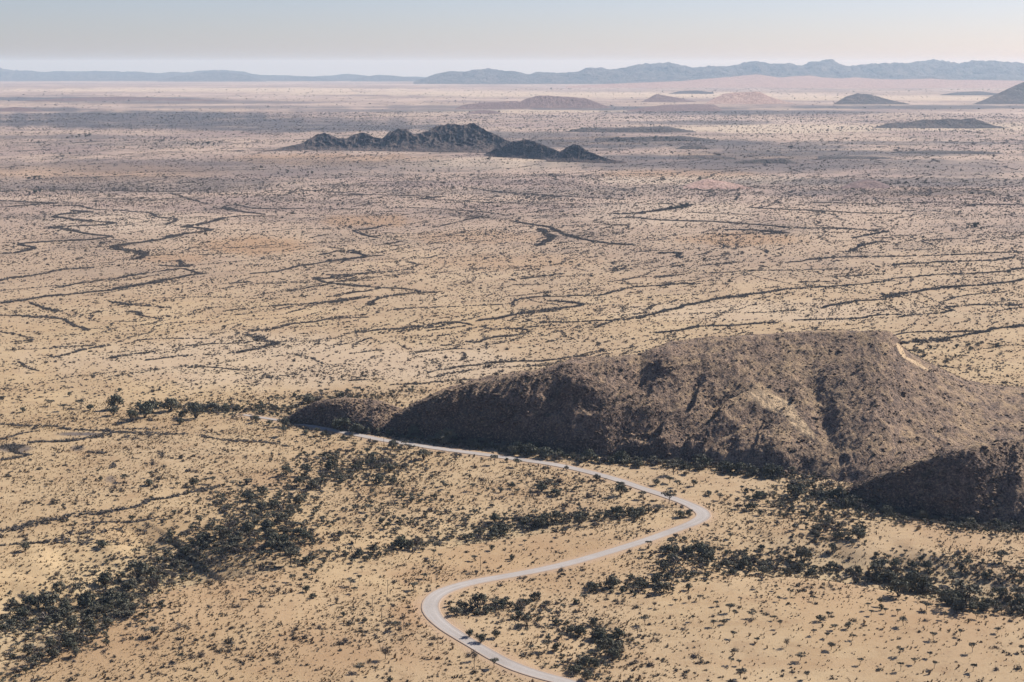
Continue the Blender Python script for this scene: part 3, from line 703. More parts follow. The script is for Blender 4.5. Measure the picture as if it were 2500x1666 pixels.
def scatter(name, label, cat, P, scale, src, nsrc, zs=None):
    n = len(P)
    me = bpy.data.meshes.new(name)
    me.vertices.add(n); me.vertices.foreach_set('co', np.asarray(P, np.float32).ravel())
    o = bpy.data.objects.new(name, me); COL.objects.link(o)
    S = np.repeat(np.asarray(scale, np.float32)[:, None], 3, 1)
    S[:, 2] *= (rng.uniform(.75, 1.25, n) if zs is None else zs)
    rot = np.zeros((n, 3), np.float32); rot[:, 2] = rng.uniform(0, 6.283, n)
    a = me.attributes.new('scl', 'FLOAT_VECTOR', 'POINT'); a.data.foreach_set('vector', S.ravel().astype(np.float32))
    a = me.attributes.new('rot', 'FLOAT_VECTOR', 'POINT'); a.data.foreach_set('vector', rot.ravel())
    a = me.attributes.new('pick', 'INT', 'POINT'); a.data.foreach_set('value', rng.integers(0, nsrc, n).astype(np.int32))
    g = bpy.data.node_groups.new(name + '_scatter', 'GeometryNodeTree')
    g.interface.new_socket('Geometry', in_out='INPUT', socket_type='NodeSocketGeometry')
    g.interface.new_socket('Geometry', in_out='OUTPUT', socket_type='NodeSocketGeometry')
    gi = g.nodes.new('NodeGroupInput'); go = g.nodes.new('NodeGroupOutput')
    ci = g.nodes.new('GeometryNodeCollectionInfo'); ci.inputs['Collection'].default_value = src
    ci.inputs['Separate Children'].default_value = True; ci.inputs['Reset Children'].default_value = True
    ip = g.nodes.new('GeometryNodeInstanceOnPoints')
    def na(nm, dt):
        q = g.nodes.new('GeometryNodeInputNamedAttribute'); q.data_type = dt; q.inputs['Name'].default_value = nm; return q.outputs[0]
    e2r = g.nodes.new('FunctionNodeEulerToRotation')
    g.links.new(na('rot', 'FLOAT_VECTOR'), e2r.inputs[0])
    g.links.new(gi.outputs[0], ip.inputs['Points']); g.links.new(ci.outputs[0], ip.inputs['Instance'])
    ip.inputs['Pick Instance'].default_value = True
    g.links.new(na('pick', 'INT'), ip.inputs['Instance Index']); g.links.new(e2r.outputs[0], ip.inputs['Rotation']); g.links.new(na('scl', 'FLOAT_VECTOR'), ip.inputs['Scale'])
    g.links.new(ip.outputs[0], go.inputs[0])
    md = o.modifiers.new('scatter', 'NODES'); md.node_group = g
    return tag(o, label, cat, kind='stuff')

# keep plants off the road and off the rocky hills' footprints
hill_mask = np.zeros(RR.shape, bool)
_pxg, _pyg = to_px(GX, GY, HG)
def off_road(x, y, m=6.5):
    d = line_dist(np.asarray(x), np.asarray(y), road_xy[::3])[0]
    return d > m
def under_hill(x, y):
    """True inside the footprint of the near hills"""
    x = np.asarray(x); y = np.asarray(y); r = np.hypot(x, y); a = np.arctan2(x, y)
    out = np.zeros(x.shape, bool)
    for hx, hy, hz, _, _, ff, _, _ in SURF:
        ha = np.arctan2(hx[0], hy[0]); i0 = int(np.argmax(ff[:, 0] >= 0)); r0 = np.hypot(hx[i0], hy[i0]); k = len(hx) - 2; r1 = np.hypot(hx[k], hy[k])
        out |= (a > ha[0]) & (a < ha[-1]) & (r > np.interp(a, ha, r0) + 3) & (r < np.interp(a, ha, r1))
    return out

# ------------------------------------------------------------------ drainage lines on the plain
def zc(x0, y0, s, pts): return [(x0 + x / s, y0 + y / s) for x, y in pts]
LINES = []
def addl(x0, y0, s, w, *pls):
    for p in pls: LINES.append((zc(x0, y0, s, p), w))
A = (0, 440, 2.614)
addl(*A, 1.5, [(0, 790), (130, 770), (300, 745), (500, 725), (700, 705), (830, 680), (950, 660), (1100, 630), (1200, 610), (1290, 597)], [(870, 510), (910, 480), (860, 455), (790, 445), (720, 425), (800, 410), (930, 395), (1040, 378), (1120, 355), (1250, 335), (1340, 322), (1250, 305), (1160, 300), (1270, 285), (1350, 265), (1440, 240)],
     [(0, 470), (100, 465), (220, 435), (120, 412), (220, 400), (400, 388), (600, 378), (710, 360), (560, 345), (450, 320), (340, 303), (480, 295), (650, 288), (740, 275), (600, 265), (450, 250), (350, 232), (480, 210), (560, 205), (460, 195)], [(1600, 985), (1680, 1020), (1770, 1040), (1700, 1070), (1600, 1090), (1480, 1105)])
addl(*A, 1.0, [(1290, 597), (1160, 570), (1060, 580), (900, 600), (820, 615), (720, 632), (600, 650), (480, 665), (370, 685)], [(1000, 545), (1100, 550), (1200, 550), (1130, 515)], [(1440, 240), (1560, 232), (1750, 232)], [(1690, 220), (1560, 205), (1430, 178), (1500, 160), (1600, 178), (1750, 185), (1940, 183)],
     [(0, 175), (120, 168), (250, 155), (340, 148), (200, 143), (0, 132)], [(730, 190), (850, 203), (960, 212), (1010, 240), (1130, 250), (1060, 285)], [(330, 165), (500, 165), (580, 187), (680, 190)], [(0, 640), (120, 620), (260, 602), (350, 578), (450, 568), (600, 560)],
     [(1590, 602), (1750, 585), (1880, 555), (2000, 535), (2150, 513), (2340, 490), (2240, 465), (2150, 455), (2040, 478)], [(2353, 600), (2200, 605), (2100, 630), (2000, 625), (2080, 655), (2200, 668), (2353, 680)], [(200, 785), (300, 820), (370, 840)], [(690, 775), (800, 790), (940, 805), (1080, 815)], [(780, 850), (850, 840), (900, 865), (1020, 885)],
     [(0, 860), (180, 870), (360, 880), (440, 910), (560, 960)], [(1600, 965), (1750, 950), (1850, 925), (1960, 910), (2100, 890), (2353, 875)], [(300, 1135), (450, 1105), (600, 1070), (700, 1055)], [(720, 1140), (830, 1115), (960, 1100)], [(950, 1150), (1080, 1135), (1210, 1125)], [(1500, 655), (1600, 650)])
addl(*A, .6, [(840, 1030), (1000, 1018), (1150, 1015), (1310, 1015)], [(1110, 1060), (1300, 1050), (1500, 1045), (1640, 1030)], [(1210, 1195), (1350, 1195), (1480, 1210), (1650, 1215)], [(1270, 1110), (1380, 1115)], [(1850, 1110), (1970, 1130), (2050, 1170)], [(1450, 830), (1600, 815), (1800, 800), (1950, 790), (2100, 775), (2300, 750)],
     [(0, 970), (120, 990), (190, 1020), (70, 1035)], [(100, 1160), (180, 1200), (250, 1220)], [(1840, 710), (1950, 690), (2100, 665)], [(1860, 840), (1950, 820)], [(0, 75), (300, 60), (600, 65), (1000, 75), (1300, 70)], [(1100, 85), (1200, 120), (1320, 150)], [(1060, 155), (1150, 155)], [(2040, 188), (2280, 185)], [(1800, 70), (2000, 68), (2353, 95)],
     [(1440, 690), (1600, 665), (1800, 660)], [(2100, 780), (2330, 745)], [(1650, 1240), (1780, 1280)], [(2230, 1285), (2353, 1275)], [(1280, 480), (1330, 475)], [(270, 1080), (600, 1050)], [(0, 245), (50, 243)], [(0, 660), (40, 660)])
A = (800, 440, 2.614)
addl(*A, 1.5, [(1190, 265), (1300, 285), (1400, 300), (1480, 335), (1540, 355), (1650, 385), (1800, 405), (1950, 415)], [(1340, 420), (1390, 395), (1420, 360), (1350, 310)], [(1820, 215), (1950, 215), (2100, 195), (2200, 180), (2330, 160)], [(2110, 470), (2230, 465), (2240, 495)], [(950, 900), (1080, 880), (1250, 850), (1400, 830), (1550, 810), (1630, 795), (1540, 780), (1400, 775)])
addl(*A, 1.0, [(0, 520), (150, 505), (250, 488), (360, 480)], [(60, 455), (150, 450), (220, 478)], [(0, 660), (150, 670), (300, 685), (480, 695), (580, 715), (710, 720)], [(0, 745), (200, 715), (340, 690)], [(0, 785), (150, 765), (240, 750)], [(270, 800), (350, 750), (440, 735), (560, 720)],
     [(100, 980), (300, 960), (500, 945), (650, 925), (820, 905), (940, 930)], [(1180, 800), (1200, 770), (1300, 750), (1420, 742), (1600, 740), (1750, 735), (1850, 710), (1950, 685), (2150, 670), (2353, 660)], [(1370, 910), (1550, 905), (1750, 900), (1900, 890), (2050, 860), (2200, 825), (2353, 790)],
     [(900, 1035), (980, 1035), (1050, 1010), (1170, 995), (1270, 975), (1230, 950), (1080, 955)], [(2100, 980), (2200, 970), (2353, 940)], [(760, 1210), (900, 1185), (1050, 1168), (1250, 1155), (1400, 1150), (1550, 1135), (1650, 1125)], [(160, 325), (230, 350), (320, 370)], [(160, 325), (280, 310), (400, 285)], [(370, 410), (470, 390)], [(600, 120), (740, 105)],
     [(1810, 245), (1950, 240), (2100, 255), (2353, 265)], [(1250, 635), (1400, 610), (1500, 600)], [(2200, 555), (2280, 540)], [(0, 605), (150, 610), (60, 630)])
addl(*A, .6, [(0, 885), (120, 872), (220, 860)], [(430, 965), (620, 945), (820, 915)], [(640, 965), (760, 945), (880, 935)], [(1720, 940), (1780, 910)], [(1200, 945), (1350, 935), (1470, 925)], [(400, 830), (700, 812), (1000, 800), (1180, 790)], [(550, 1105), (700, 1085), (850, 1075), (940, 1080)], [(150, 1285), (260, 1275)], [(400, 1310), (600, 1300), (800, 1280), (1000, 1270)],
     [(860, 1150), (870, 1100)], [(170, 1040), (280, 1010)], [(150, 1110), (350, 1085)], [(600, 120), (800, 130), (1000, 145), (1250, 150), (1500, 150), (1700, 155), (1900, 155)], [(0, 95), (300, 95), (500, 100), (700, 110)], [(860, 45), (1000, 65), (1150, 85), (1350, 97), (1480, 108)], [(350, 180), (600, 180), (850, 195), (1000, 205), (1150, 225)],
     [(700, 300), (850, 265), (980, 235), (1040, 245)], [(1280, 210), (1400, 190), (1560, 175), (1720, 175)], [(1650, 495), (1720, 490)], [(1750, 570), (1910, 565)], [(1790, 650), (2000, 620), (2200, 610), (2280, 600)], [(1180, 670), (1350, 665)], [(1050, 70), (1600, 110), (1900, 125)], [(240, 600), (400, 585), (550, 570)], [(480, 520), (600, 540)], [(1420, 1030), (1500, 1018)], [(730, 1060), (800, 1050)], [(1100, 405), (1160, 400)], [(0, 430), (100, 440)])
A = (1600, 440, 2.614)
addl(*A, 1.5, [(0, 850), (120, 820), (250, 790), (400, 760), (550, 740), (700, 715)], [(0, 255), (300, 265), (500, 275), (700, 290), (900, 305), (1250, 312)], [(1550, 1040), (1750, 1025), (1900, 1005), (2100, 970), (2200, 945), (2353, 930)], [(1500, 750), (1560, 730), (1700, 705), (1850, 685), (2050, 670), (2250, 655), (2353, 635)], [(450, 320), (600, 320), (750, 330), (810, 335), (700, 350)])
addl(*A, 1.0, [(700, 715), (850, 695), (1000, 685), (1200, 675), (1400, 655), (1530, 630), (1800, 605), (2000, 600), (2200, 585), (2353, 560)], [(1060, 820), (1200, 785), (1350, 770), (1480, 760)], [(850, 525), (950, 518), (1100, 495), (1300, 490), (1500, 488), (1700, 485), (1900, 478), (2150, 465), (2353, 462)], [(1450, 548), (1700, 530), (1900, 520), (2100, 515), (2300, 495)],
     [(1250, 312), (1400, 325), (1480, 330), (1380, 345), (1270, 372)], [(1270, 455), (1290, 425), (1380, 400), (1500, 395)], [(0, 195), (100, 185), (180, 160), (250, 158)], [(590, 175), (750, 185), (1000, 195), (1300, 210), (1530, 215)], [(0, 975), (150, 965), (220, 940), (400, 930), (600, 918), (800, 910)], [(900, 895), (1100, 892), (1300, 882), (1420, 862), (1560, 860)],
     [(1560, 875), (1700, 858), (1850, 845), (1910, 830), (1870, 810), (2000, 800), (2200, 798), (2353, 795)], [(1500, 995), (1650, 975), (1900, 970), (2100, 968)], [(1980, 163), (2100, 158), (2353, 157)], [(1000, 148), (1170, 145)])
addl(*A, .6, [(0, 625), (100, 615), (180, 600)], [(330, 595), (600, 580), (900, 575), (1230, 570)], [(0, 660), (200, 660), (300, 660)], [(1160, 455), (1350, 460)], [(200, 205), (400, 215), (650, 225)], [(1680, 390), (1850, 380), (2000, 372)], [(2190, 370), (2340, 358)], [(1850, 770), (1950, 745), (2100, 725), (2270, 710)], [(500, 130), (540, 90)], [(1350, 370), (1520, 370)],
     [(1500, 355), (1610, 355)], [(1520, 440), (1610, 438)], [(1680, 443), (1770, 443)], [(430, 350), (620, 345)], [(1150, 150), (1500, 148), (2000, 140)], [(1100, 620), (1420, 600)], [(900, 655), (1160, 650)], [(600, 850), (900, 830)], [(680, 440), (720, 470)], [(250, 60), (370, 75)], [(900, 100), (1000, 105)], [(1560, 195), (1680, 198)], [(1900, 310), (2090, 308)], [(2250, 830), (2353, 810)], [(1620, 1190), (1800, 1190), (2000, 1210)], [(1900, 60), (2100, 55)], [(1400, 20), (1600, 25)], [(0, 150), (100, 155)]) 
A = (0, 900, 3.361)
addl(*A, 1.3, [(90, 1345), (180, 1300), (300, 1270), (450, 1240), (600, 1210), (750, 1195), (900, 1180), (1050, 1150), (1150, 1110), (1200, 1080), (1330, 1060), (1450, 1030), (1600, 1005), (1700, 990), (1830, 970)], [(220, 615), (400, 600), (600, 580), (750, 560), (880, 540)], [(480, 490), (600, 500), (750, 510), (870, 520)], [(0, 660), (100, 640), (180, 650), (130, 690), (220, 710), (100, 740), (0, 755)], [(100, 660), (160, 700)])
addl(*A, .8, [(0, 575), (150, 550), (310, 520)], [(0, 455), (150, 465), (450, 475)], [(880, 525), (1100, 530), (1300, 540), (1500, 545)], [(1600, 555), (1750, 575), (1950, 590), (2100, 600), (2250, 625), (2353, 645)], [(700, 1280), (900, 1260), (1100, 1250), (1300, 1220)], [(600, 660), (680, 640)], [(900, 830), (930, 780)], [(1000, 500), (1240, 505)], [(700, 680), (880, 695)],
     [(-20, 1462), (200, 1435), (450, 1420), (700, 1410), (950, 1410)], [(500, 1360), (750, 1340), (1000, 1325)], [(-300, 1400), (-40, 1345), (60, 1330)], [(1060, 560), (1090, 580)])
LP = []; LS = []
for pts, w in LINES:
    P = np.array(pts); h = hit(P[:, 0], P[:, 1])
    L = spline(h[:, :2], 6.0)
    seg = np.linalg.norm(np.diff(L, axis=0), axis=1); ln = seg.sum()
    r = np.hypot(L[:, 0], L[:, 1]).mean()
    wid = w * (3.9 + r / 700.0)
    n = int(ln * wid / 1.5 / (1 + r / 4200) ** 2)
    t = rng.uniform(0, len(L) - 1.001, n); i = t.astype(int); f = t - i
    p = L[i] * (1 - f)[:, None] + L[i + 1] * f[:, None]
    wv = wid * (0.4 + 2.6 * np.clip(.1 + fbm(p[:, 0] / 70, p[:, 1] / 70, 2, 51), 0, 1.2))
    p = p + rng.normal(0, 1, (n, 2)) * wv[:, None] * .36
    p = p + 8 * np.stack([fbm(p[:, 0] / 50, p[:, 1] / 50, 2, 52), fbm(p[:, 0] / 50, p[:, 1] / 50, 2, 53)], 1)
    keep = rng.uniform(0, 1, n) < np.clip(1.05 + 1.1 * fbm(p[:, 0] / 45, p[:, 1] / 45, 2, 55), .2, 1)
    p = p[keep]
    LP.append(p); LS.append(rng.uniform(1.1, 2.9, len(p)) * (1 + r / 4600) * (.8 + .2 * w))
# short broken runs of shrubs filling the plain between the traced ones
for q in range(560):
    px, py = rng.uniform(-60, 2560), 350 + 620 * rng.uniform(0, 1) ** 1.6
    h = hit(px, py)[0]; r = math.hypot(h[0], h[1])
    a1 = (.75 + .45 * px / 2500) + rng.normal(0, .22); a0 = a1
    p = h[:2].copy(); L = [p.copy()]
    for k in range(rng.integers(5, 26)):
        a0 += rng.normal(0, .55); a0 += .35 * (a1 - a0); p = p + (11 + r / 250) * np.array([math.cos(a0), math.sin(a0)]); L.append(p.copy())
    L = spline(np.array(L), 4.0)
    n = int(len(L) * 4 * rng.uniform(.3, 1.7) / (1 + r / 5000))
    i = rng.integers(0, len(L), n)
    p = L[i] + rng.normal(0, .8 + r / 2200, (n, 2))
    k = rng.uniform(0, 1, n) < np.clip(.6 + 1.5 * fbm(p[:, 0] / 60, p[:, 1] / 60, 2, 57), .05, 1); p = p[k]
    LP.append(p); LS.append(rng.uniform(.9, 2.2, len(p)) * (1 + r / 5200))
LP = np.vstack(LP); LS = np.concatenate(LS)
ok = off_road(LP[:, 0], LP[:, 1]) & ~under_hill(LP[:, 0], LP[:, 1]) & (np.hypot(LP[:, 0], LP[:, 1]) > 700)
LP, LS = LP[ok], LS[ok]
scatter('wash_scrub', 'dark shrubs crowding the winding dry drainage lines of the plain', 'scrub', np.column_stack([LP, ground_z(LP[:, 0], LP[:, 1]) - .1]), LS, src_line, 5)

# ------------------------------------------------------------------ dotted scrub over the plain
def keep_share(x, y):
    """bare grass slopes keep few shrubs"""
    px, py = to_px(x, y, ground_z(x, y))
    m = np.ones(px.shape)
    for cx, cy, rx, ry, s_ in [(2080, 1590, 480, 140, .72), (1750, 1480, 240, 70, .6), (1240, 1345, 260, 45, .65), (1750, 1190, 170, 40, .7), (1180, 1560, 90, 60, .5), (2150, 1330, 150, 28, .75), (2250, 1280, 200, 25, .5), (860, 1350, 200, 30, .45), (1330, 1440, 110, 30, .5), (300, 930, 300, 40, .3)]:
        m = np.minimum(m, 1 - s_ * sst(1.2, .75, np.sqrt(((px - cx) / rx) ** 2 + ((py - cy) / ry) ** 2)))
    return m
def scatter_plain(n, r0, r1, pw, size, grow, dens_scale, seed, lo=.1, amp=2.4, bias=.45, streak=0):
    r = (rng.uniform(0, 1, n) * (r1 ** pw - r0 ** pw) + r0 ** pw) ** (1 / pw); a = rng.uniform(-AZD, AZD, n)
    x, y = r * np.sin(a), r * np.cos(a)
    dd = np.clip(bias + amp * fbm(x / dens_scale, y / dens_scale, 3, seed) + .8 * fbm(x / 28, y / 28, 2, seed + 4), lo, 1)
    if streak:                                                          # runs of scrub that follow the fall of the plain
        fa = .75 + .45 * np.clip(.5 + np.tan(a) * F / 2500, 0, 1)
        fu, fv = x * np.cos(fa) + y * np.sin(fa), -x * np.sin(fa) + y * np.cos(fa)
        wv_ = streak * .8 * fbm(x / (6 * streak), y / (6 * streak), 2, seed + 11)
        dd = np.clip(.12 + 3.2 * np.clip(fbm((fv + wv_) / streak, fu / (9 * streak), 2, seed + 8) - .03, 0, 1) + .5 * (dd - .4), .05, 1)
    k = rng.uniform(0, 1, n) < dd * keep_share(x, y)
    x, y, r = x[k], y[k], r[k]
    k = off_road(x, y, 7.5) & ~under_hill(x, y); x, y, r = x[k], y[k], r[k]
    s = rng.lognormal(0, .42, len(x)) * size * (1 + r * grow)
    return np.column_stack([x, y, ground_z(x, y) - .06]), s
parts = [scatter_plain(62000, 720, 1650, 1.6, 1.55, 0, 70, 61), scatter_plain(10700, 720, 1650, 1.6, 2.6, 0, 60, 66, lo=.02, amp=3, bias=.3), scatter_plain(82000, 1500, 4200, 1.35, 1.45, 1 / 4500, 130, 71), scatter_plain(225000, 1550, 4600, 1.3, 1.35, 1 / 4500, 130, 72, streak=13), scatter_plain(36000, 3600, 11000, 1.2, 2.3, 1 / 7000, 420, 75), scatter_plain(95000, 3600, 11000, 1.2, 2.2, 1 / 7000, 420, 76, streak=30), scatter_plain(9000, 9000, 24000, 1.1, 4.0, 1 / 12000, 1500, 78)]
SP_, SS_ = np.vstack([p for p, _ in parts]), np.concatenate([s for _, s in parts])

# ------------------------------------------------------------------ thickets: dark tree clumps along the washes
BL = [(770, 1065, 110, 26, .55), (850, 1090, 80, 22, .7), (780, 1100, 60, 14, .7), (730, 1055, 50, 15, .7), (560, 1150, 65, 36, .8), (640, 1175, 60, 36, .75), (600, 1225, 100, 45, 1), (500, 1230, 85, 32, .9), (660, 1240, 65, 36, .9), (690, 1285, 60, 14, .7), (430, 1240, 50, 22, .7), (560, 1275, 60, 22, .7),
      (330, 1280, 70, 18, .45), (350, 1325, 80, 24, .6), (260, 1340, 60, 18, .6), (200, 1395, 90, 22, .5), (100, 1395, 90, 16, .5), (150, 1425, 80, 16, .6), (60, 1420, 60, 12, .6), (250, 1405, 60, 18, .7), (120, 1460, 110, 18, .35), (60, 1500, 70, 14, .4), (150, 1470, 50, 12, .5), (440, 1330, 40, 10, .6), (480, 1290, 50, 14, .5),
      (980, 1250, 28, 8, .8), (1090, 1240, 50, 10, .6), (1210, 1205, 58, 18, .9), (1130, 1212, 48, 17, .7), (1300, 1195, 60, 12, .8), (1380, 1185, 80, 10, .9), (1450, 1178, 60, 8, .9), (1240, 1210, 60, 8, .8), (840, 1275, 60, 9, .7), (930, 1255, 40, 8, .6), (900, 1150, 90, 14, .3), (1000, 1200, 120, 22, .18), (880, 1200, 60, 20, .25),
      (1580, 1275, 65, 20, .85), (1660, 1285, 90, 22, .85), (1540, 1268, 35, 14, .9), (1760, 1280, 55, 16, .7), (1700, 1318, 40, 10, .7), (1800, 1300, 60, 11, .9), (1890, 1313, 80, 9, .95), (2000, 1318, 60, 10, .8), (2050, 1332, 45, 12, .7), (2100, 1330, 36, 18, .6), (2130, 1345, 36, 16, .7), (2180, 1310, 30, 24, .5), (2090, 1350, 36, 10, .8), (2210, 1382, 45, 15, .9), (2290, 1382, 45, 12, .8), (2150, 1368, 55, 8, .8), (2250, 1398, 80, 7, .8), (2330, 1410, 40, 7, .95), (2180, 1280, 30, 8, .5), (2280, 1290, 40, 8, .3), (2330, 1330, 30, 14, .5), (2340, 1360, 30, 14, .6),
      (1850, 1100, 36, 12, 1), (1880, 1125, 45, 20, 1), (1905, 1150, 45, 18, 1), (1840, 1140, 48, 13, .8), (1960, 1160, 60, 11, 1), (2050, 1180, 80, 12, 1), (2150, 1200, 90, 10, 1), (2260, 1213, 90, 9, 1), (2350, 1220, 50, 8, 1), (2240, 1160, 90, 8, .4), (2130, 1155, 60, 8, .5), (1850, 1180, 50, 12, .8), (1870, 1208, 24, 16, .9), (1910, 1208, 38, 14, .7), (1930, 1234, 28, 12, .9), (1975, 1222, 16, 20, 1), (1820, 1160, 48, 14, .6), (1740, 1150, 50, 12, .35), (1900, 1240, 48, 8, .7), (2000, 1185, 60, 14, .4), (1790, 1175, 60, 20, .3), (1800, 1062, 50, 10, .6),
      (560, 935, 50, 12, .9), (640, 940, 50, 12, .9), (480, 940, 55, 12, .35), (395, 934, 40, 7, .4), (340, 930, 40, 7, .35), (720, 914, 90, 8, .75), (850, 913, 80, 7, .6), (980, 903, 40, 7, .5), (620, 960, 60, 9, .8), (540, 955, 40, 7, .35), (450, 960, 50, 6, .2), (690, 970, 50, 8, .6), (830, 985, 60, 9, .9), (880, 990, 30, 9, 1), (800, 965, 40, 6, .5), (910, 960, 25, 8, .5),
      (1170, 1393, 48, 10, .75), (1110, 1408, 36, 9, .7), (1240, 1385, 48, 8, .55), (1420, 1350, 50, 7, .85), (1370, 1350, 20, 6, .8), (1450, 1365, 50, 5, .9), (1490, 1343, 40, 7, .6), (1290, 1450, 58, 12, .9), (1370, 1465, 48, 10, .9), (1400, 1480, 36, 10, .9), (1440, 1475, 28, 8, .8), (1310, 1500, 48, 9, .35), (1380, 1510, 50, 9, .5), (1350, 1537, 42, 10, .75), (1330, 1556, 38, 9, .8), (1280, 1530, 18, 7, .8), (1240, 1545, 18, 7, .6), (1200, 1430, 60, 12, .25), (1560, 1330, 60, 10, .5), (1080, 1400, 30, 6, .5),
      (2110, 815, 24, 8, 1), (2180, 803, 60, 4, .9), (2280, 794, 70, 4, .9), (2200, 822, 90, 5, .3), (1905, 1020, 22, 10, .7)]
BASE_ROW = disp([(830, 992), (900, 1000), (1000, 1014), (1070, 1024), (1150, 1034), (1250, 1048), (1330, 1057), (1400, 1063), (1500, 1066), (1600, 1073), (1700, 1087), (1800, 1096)])
TP = []; TS = []
for cx, cy, rx, ry, dn in BL:
    cx, cy, rx, ry = cx * D, cy * D, rx * D, ry * D
    h0 = hit([cx, cx + rx, cx, cx], [cy, cy, cy - ry, cy + ry])
    area = math.pi * np.linalg.norm(h0[1, :2] - h0[0, :2]) * np.linalg.norm(h0[2, :2] - h0[3, :2]) / 2
    n = int(min(area * dn / 30.0, 700))
    q = np.sqrt(rng.uniform(0, 1, n)) * 1.05; a = rng.uniform(0, 6.283, n)
    px, py = cx + rx * q * np.cos(a), cy + ry * q * np.sin(a)
    k = rng.uniform(0, 1, n) < np.clip(.78 + 1.8 * fbm(px / 30, py / 13, 2, 91), .06, 1)
    TP.append(np.column_stack([px, py])[k]); TS.append(rng.lognormal(0, .32, k.sum()) * 4.5)
for k in range(len(BASE_ROW) - 1):
    (x0, y0), (x1, y1) = BASE_ROW[k], BASE_ROW[k + 1]
    n = int((x1 - x0) / 2.4)
    t = rng.uniform(0, 1, n)
    TP.append(np.column_stack([x0 + (x1 - x0) * t, y0 + (y1 - y0) * t + rng.normal(0, 4.5, n)])); TS.append(rng.lognormal(0, .3, n) * 6.0)
for cx, cy, rx, ry, dn in BL:                                         # looser bush around each clump
    n = int(rx * ry * .035 * (.4 + dn) * (cy / 1250) ** 0.5); q = rng.uniform(.5, 2.2, n); a = rng.uniform(0, 6.283, n)
    TP.append(np.column_stack([(cx + rx * q * np.cos(a)) * D, (cy + ry * q * np.sin(a)) * D])); TS.append(rng.lognormal(0, .35, n) * 3.0)
BELTS = [([(-20, 1450), (100, 1425), (220, 1392), (330, 1342), (430, 1290), (520, 1245), (600, 1205), (640, 1165), (700, 1115), (780, 1080), (860, 1062), (960, 1060)], 900, 34, 17, 3.6),
         ([(0, 1560), (80, 1525), (180, 1475), (260, 1430), (340, 1390)], 200, 26, 9, 2.6),
         ([(1540, 1275), (1700, 1300), (1900, 1315), (2080, 1345), (2200, 1382), (2360, 1408)], 330, 26, 8, 3.6), ([(1790, 1090), (1880, 1130), (2000, 1172), (2150, 1200), (2360, 1222)], 420, 28, 9, 3.8), ([(1740, 1140), (1830, 1165), (1900, 1215), (1950, 1240)], 180, 34, 12, 3.2),
         ([(1050, 1412), (1200, 1395), (1290, 1440), (1420, 1480), (1360, 1520), (1320, 1562)], 200, 26, 9, 3.2), ([(1360, 1350), (1480, 1348), (1580, 1318), (1680, 1318)], 110, 26, 7, 3.2), ([(820, 1280), (960, 1255), (1150, 1220), (1300, 1196), (1500, 1176)], 300, 26, 8, 3.4),
         ([(330, 930), (480, 942), (640, 942), (800, 914), (980, 903)], 260, 26, 6, 4.0), ([(1000, 1120), (1150, 1130), (1300, 1120), (1420, 1150)], 170, 60, 18, 2.8), ([(880, 1120), (960, 1180), (1060, 1200)], 200, 60, 22, 2.8), ([(2060, 1290), (2200, 1290), (2350, 1340)], 110, 40, 16, 3.2), ([(120, 1200), (350, 1180), (520, 1130)], 120, 60, 16, 2.4),
         ([(560, 958), (700, 985), (820, 1006), (950, 1030), (1080, 1046)], 170, 26, 7, 3.6)]
for pts, n, sx, sy, sz in BELTS:
    P = spline(np.array(disp(pts)), 6.0); i = rng.integers(0, len(P), n)
    TP.append(P[i] + rng.normal(0, 1, (n, 2)) * (sx, sy)); TS.append(rng.lognormal(0, .4, n) * sz)
TP = np.vstack(TP); TS = np.concatenate(TS)
TH = hit(TP[:, 0], TP[:, 1])
ok = off_road(TH[:, 0], TH[:, 1], 8.5) & ~under_hill(TH[:, 0], TH[:, 1])
TP, TS, TH = TP[ok], TS[ok], TH[ok]

# ------------------------------------------------------------------ single trees read off the photograph: (x, y of foot, crown width) and kind
TREES = []
def trees(x0, y0, s, txt):
    for w_ in txt.split():
        k = w_[0]; x, y, w = (float(q) for q in w_[1:].split(','))
        TREES.append((x0 + x / s, y0 + y / s, w / s, k))
trees(1800, 1100, 2.77, 'u155,930,40 u262,945,30 u355,990,40 u515,1018,28 u282,1020,30 u968,1050,45 u884,1080,25 u905,1115,40 r973,1080,22 u1000,1100,25 u1085,1110,25 u1125,1185,58 u1397,1140,28 u1280,1080,60 u1618,1140,45 u1762,1235,42 u1325,1280,45 u1510,1255,28 u1590,1365,45 u1920,1365,40 u1095,1385,45 u1302,1400,34 u1197,1445,38 u1330,1475,28 u1105,1490,38 u1595,1495,45 u425,1420,58 u635,1350,55 r560,1155,55 u617,1135,38 r750,1205,48 u660,1212,48 u780,1282,35 u605,1270,36 u515,1250,36 b332,1330,40 u287,1200,32 u250,1150,32 u100,1130,48 u133,1300,30 u25,1540,65 u475,1545,45 u830,1450,28 r940,718,36 r645,685,70 r1185,795,60 u1240,803,45 u975,868,130 b1085,850,60 u1565,795,70 b1650,822,40 u1785,752,85 b1845,822,45 u1910,835,45 u1465,905,75 r1675,870,60 u1535,1065,165 u1890,1005,90 r1780,995,90 r1200,955,130 r1090,985,110 r90,405,75 r65,282,35 r175,318,60 r155,440,45 r820,600,90')
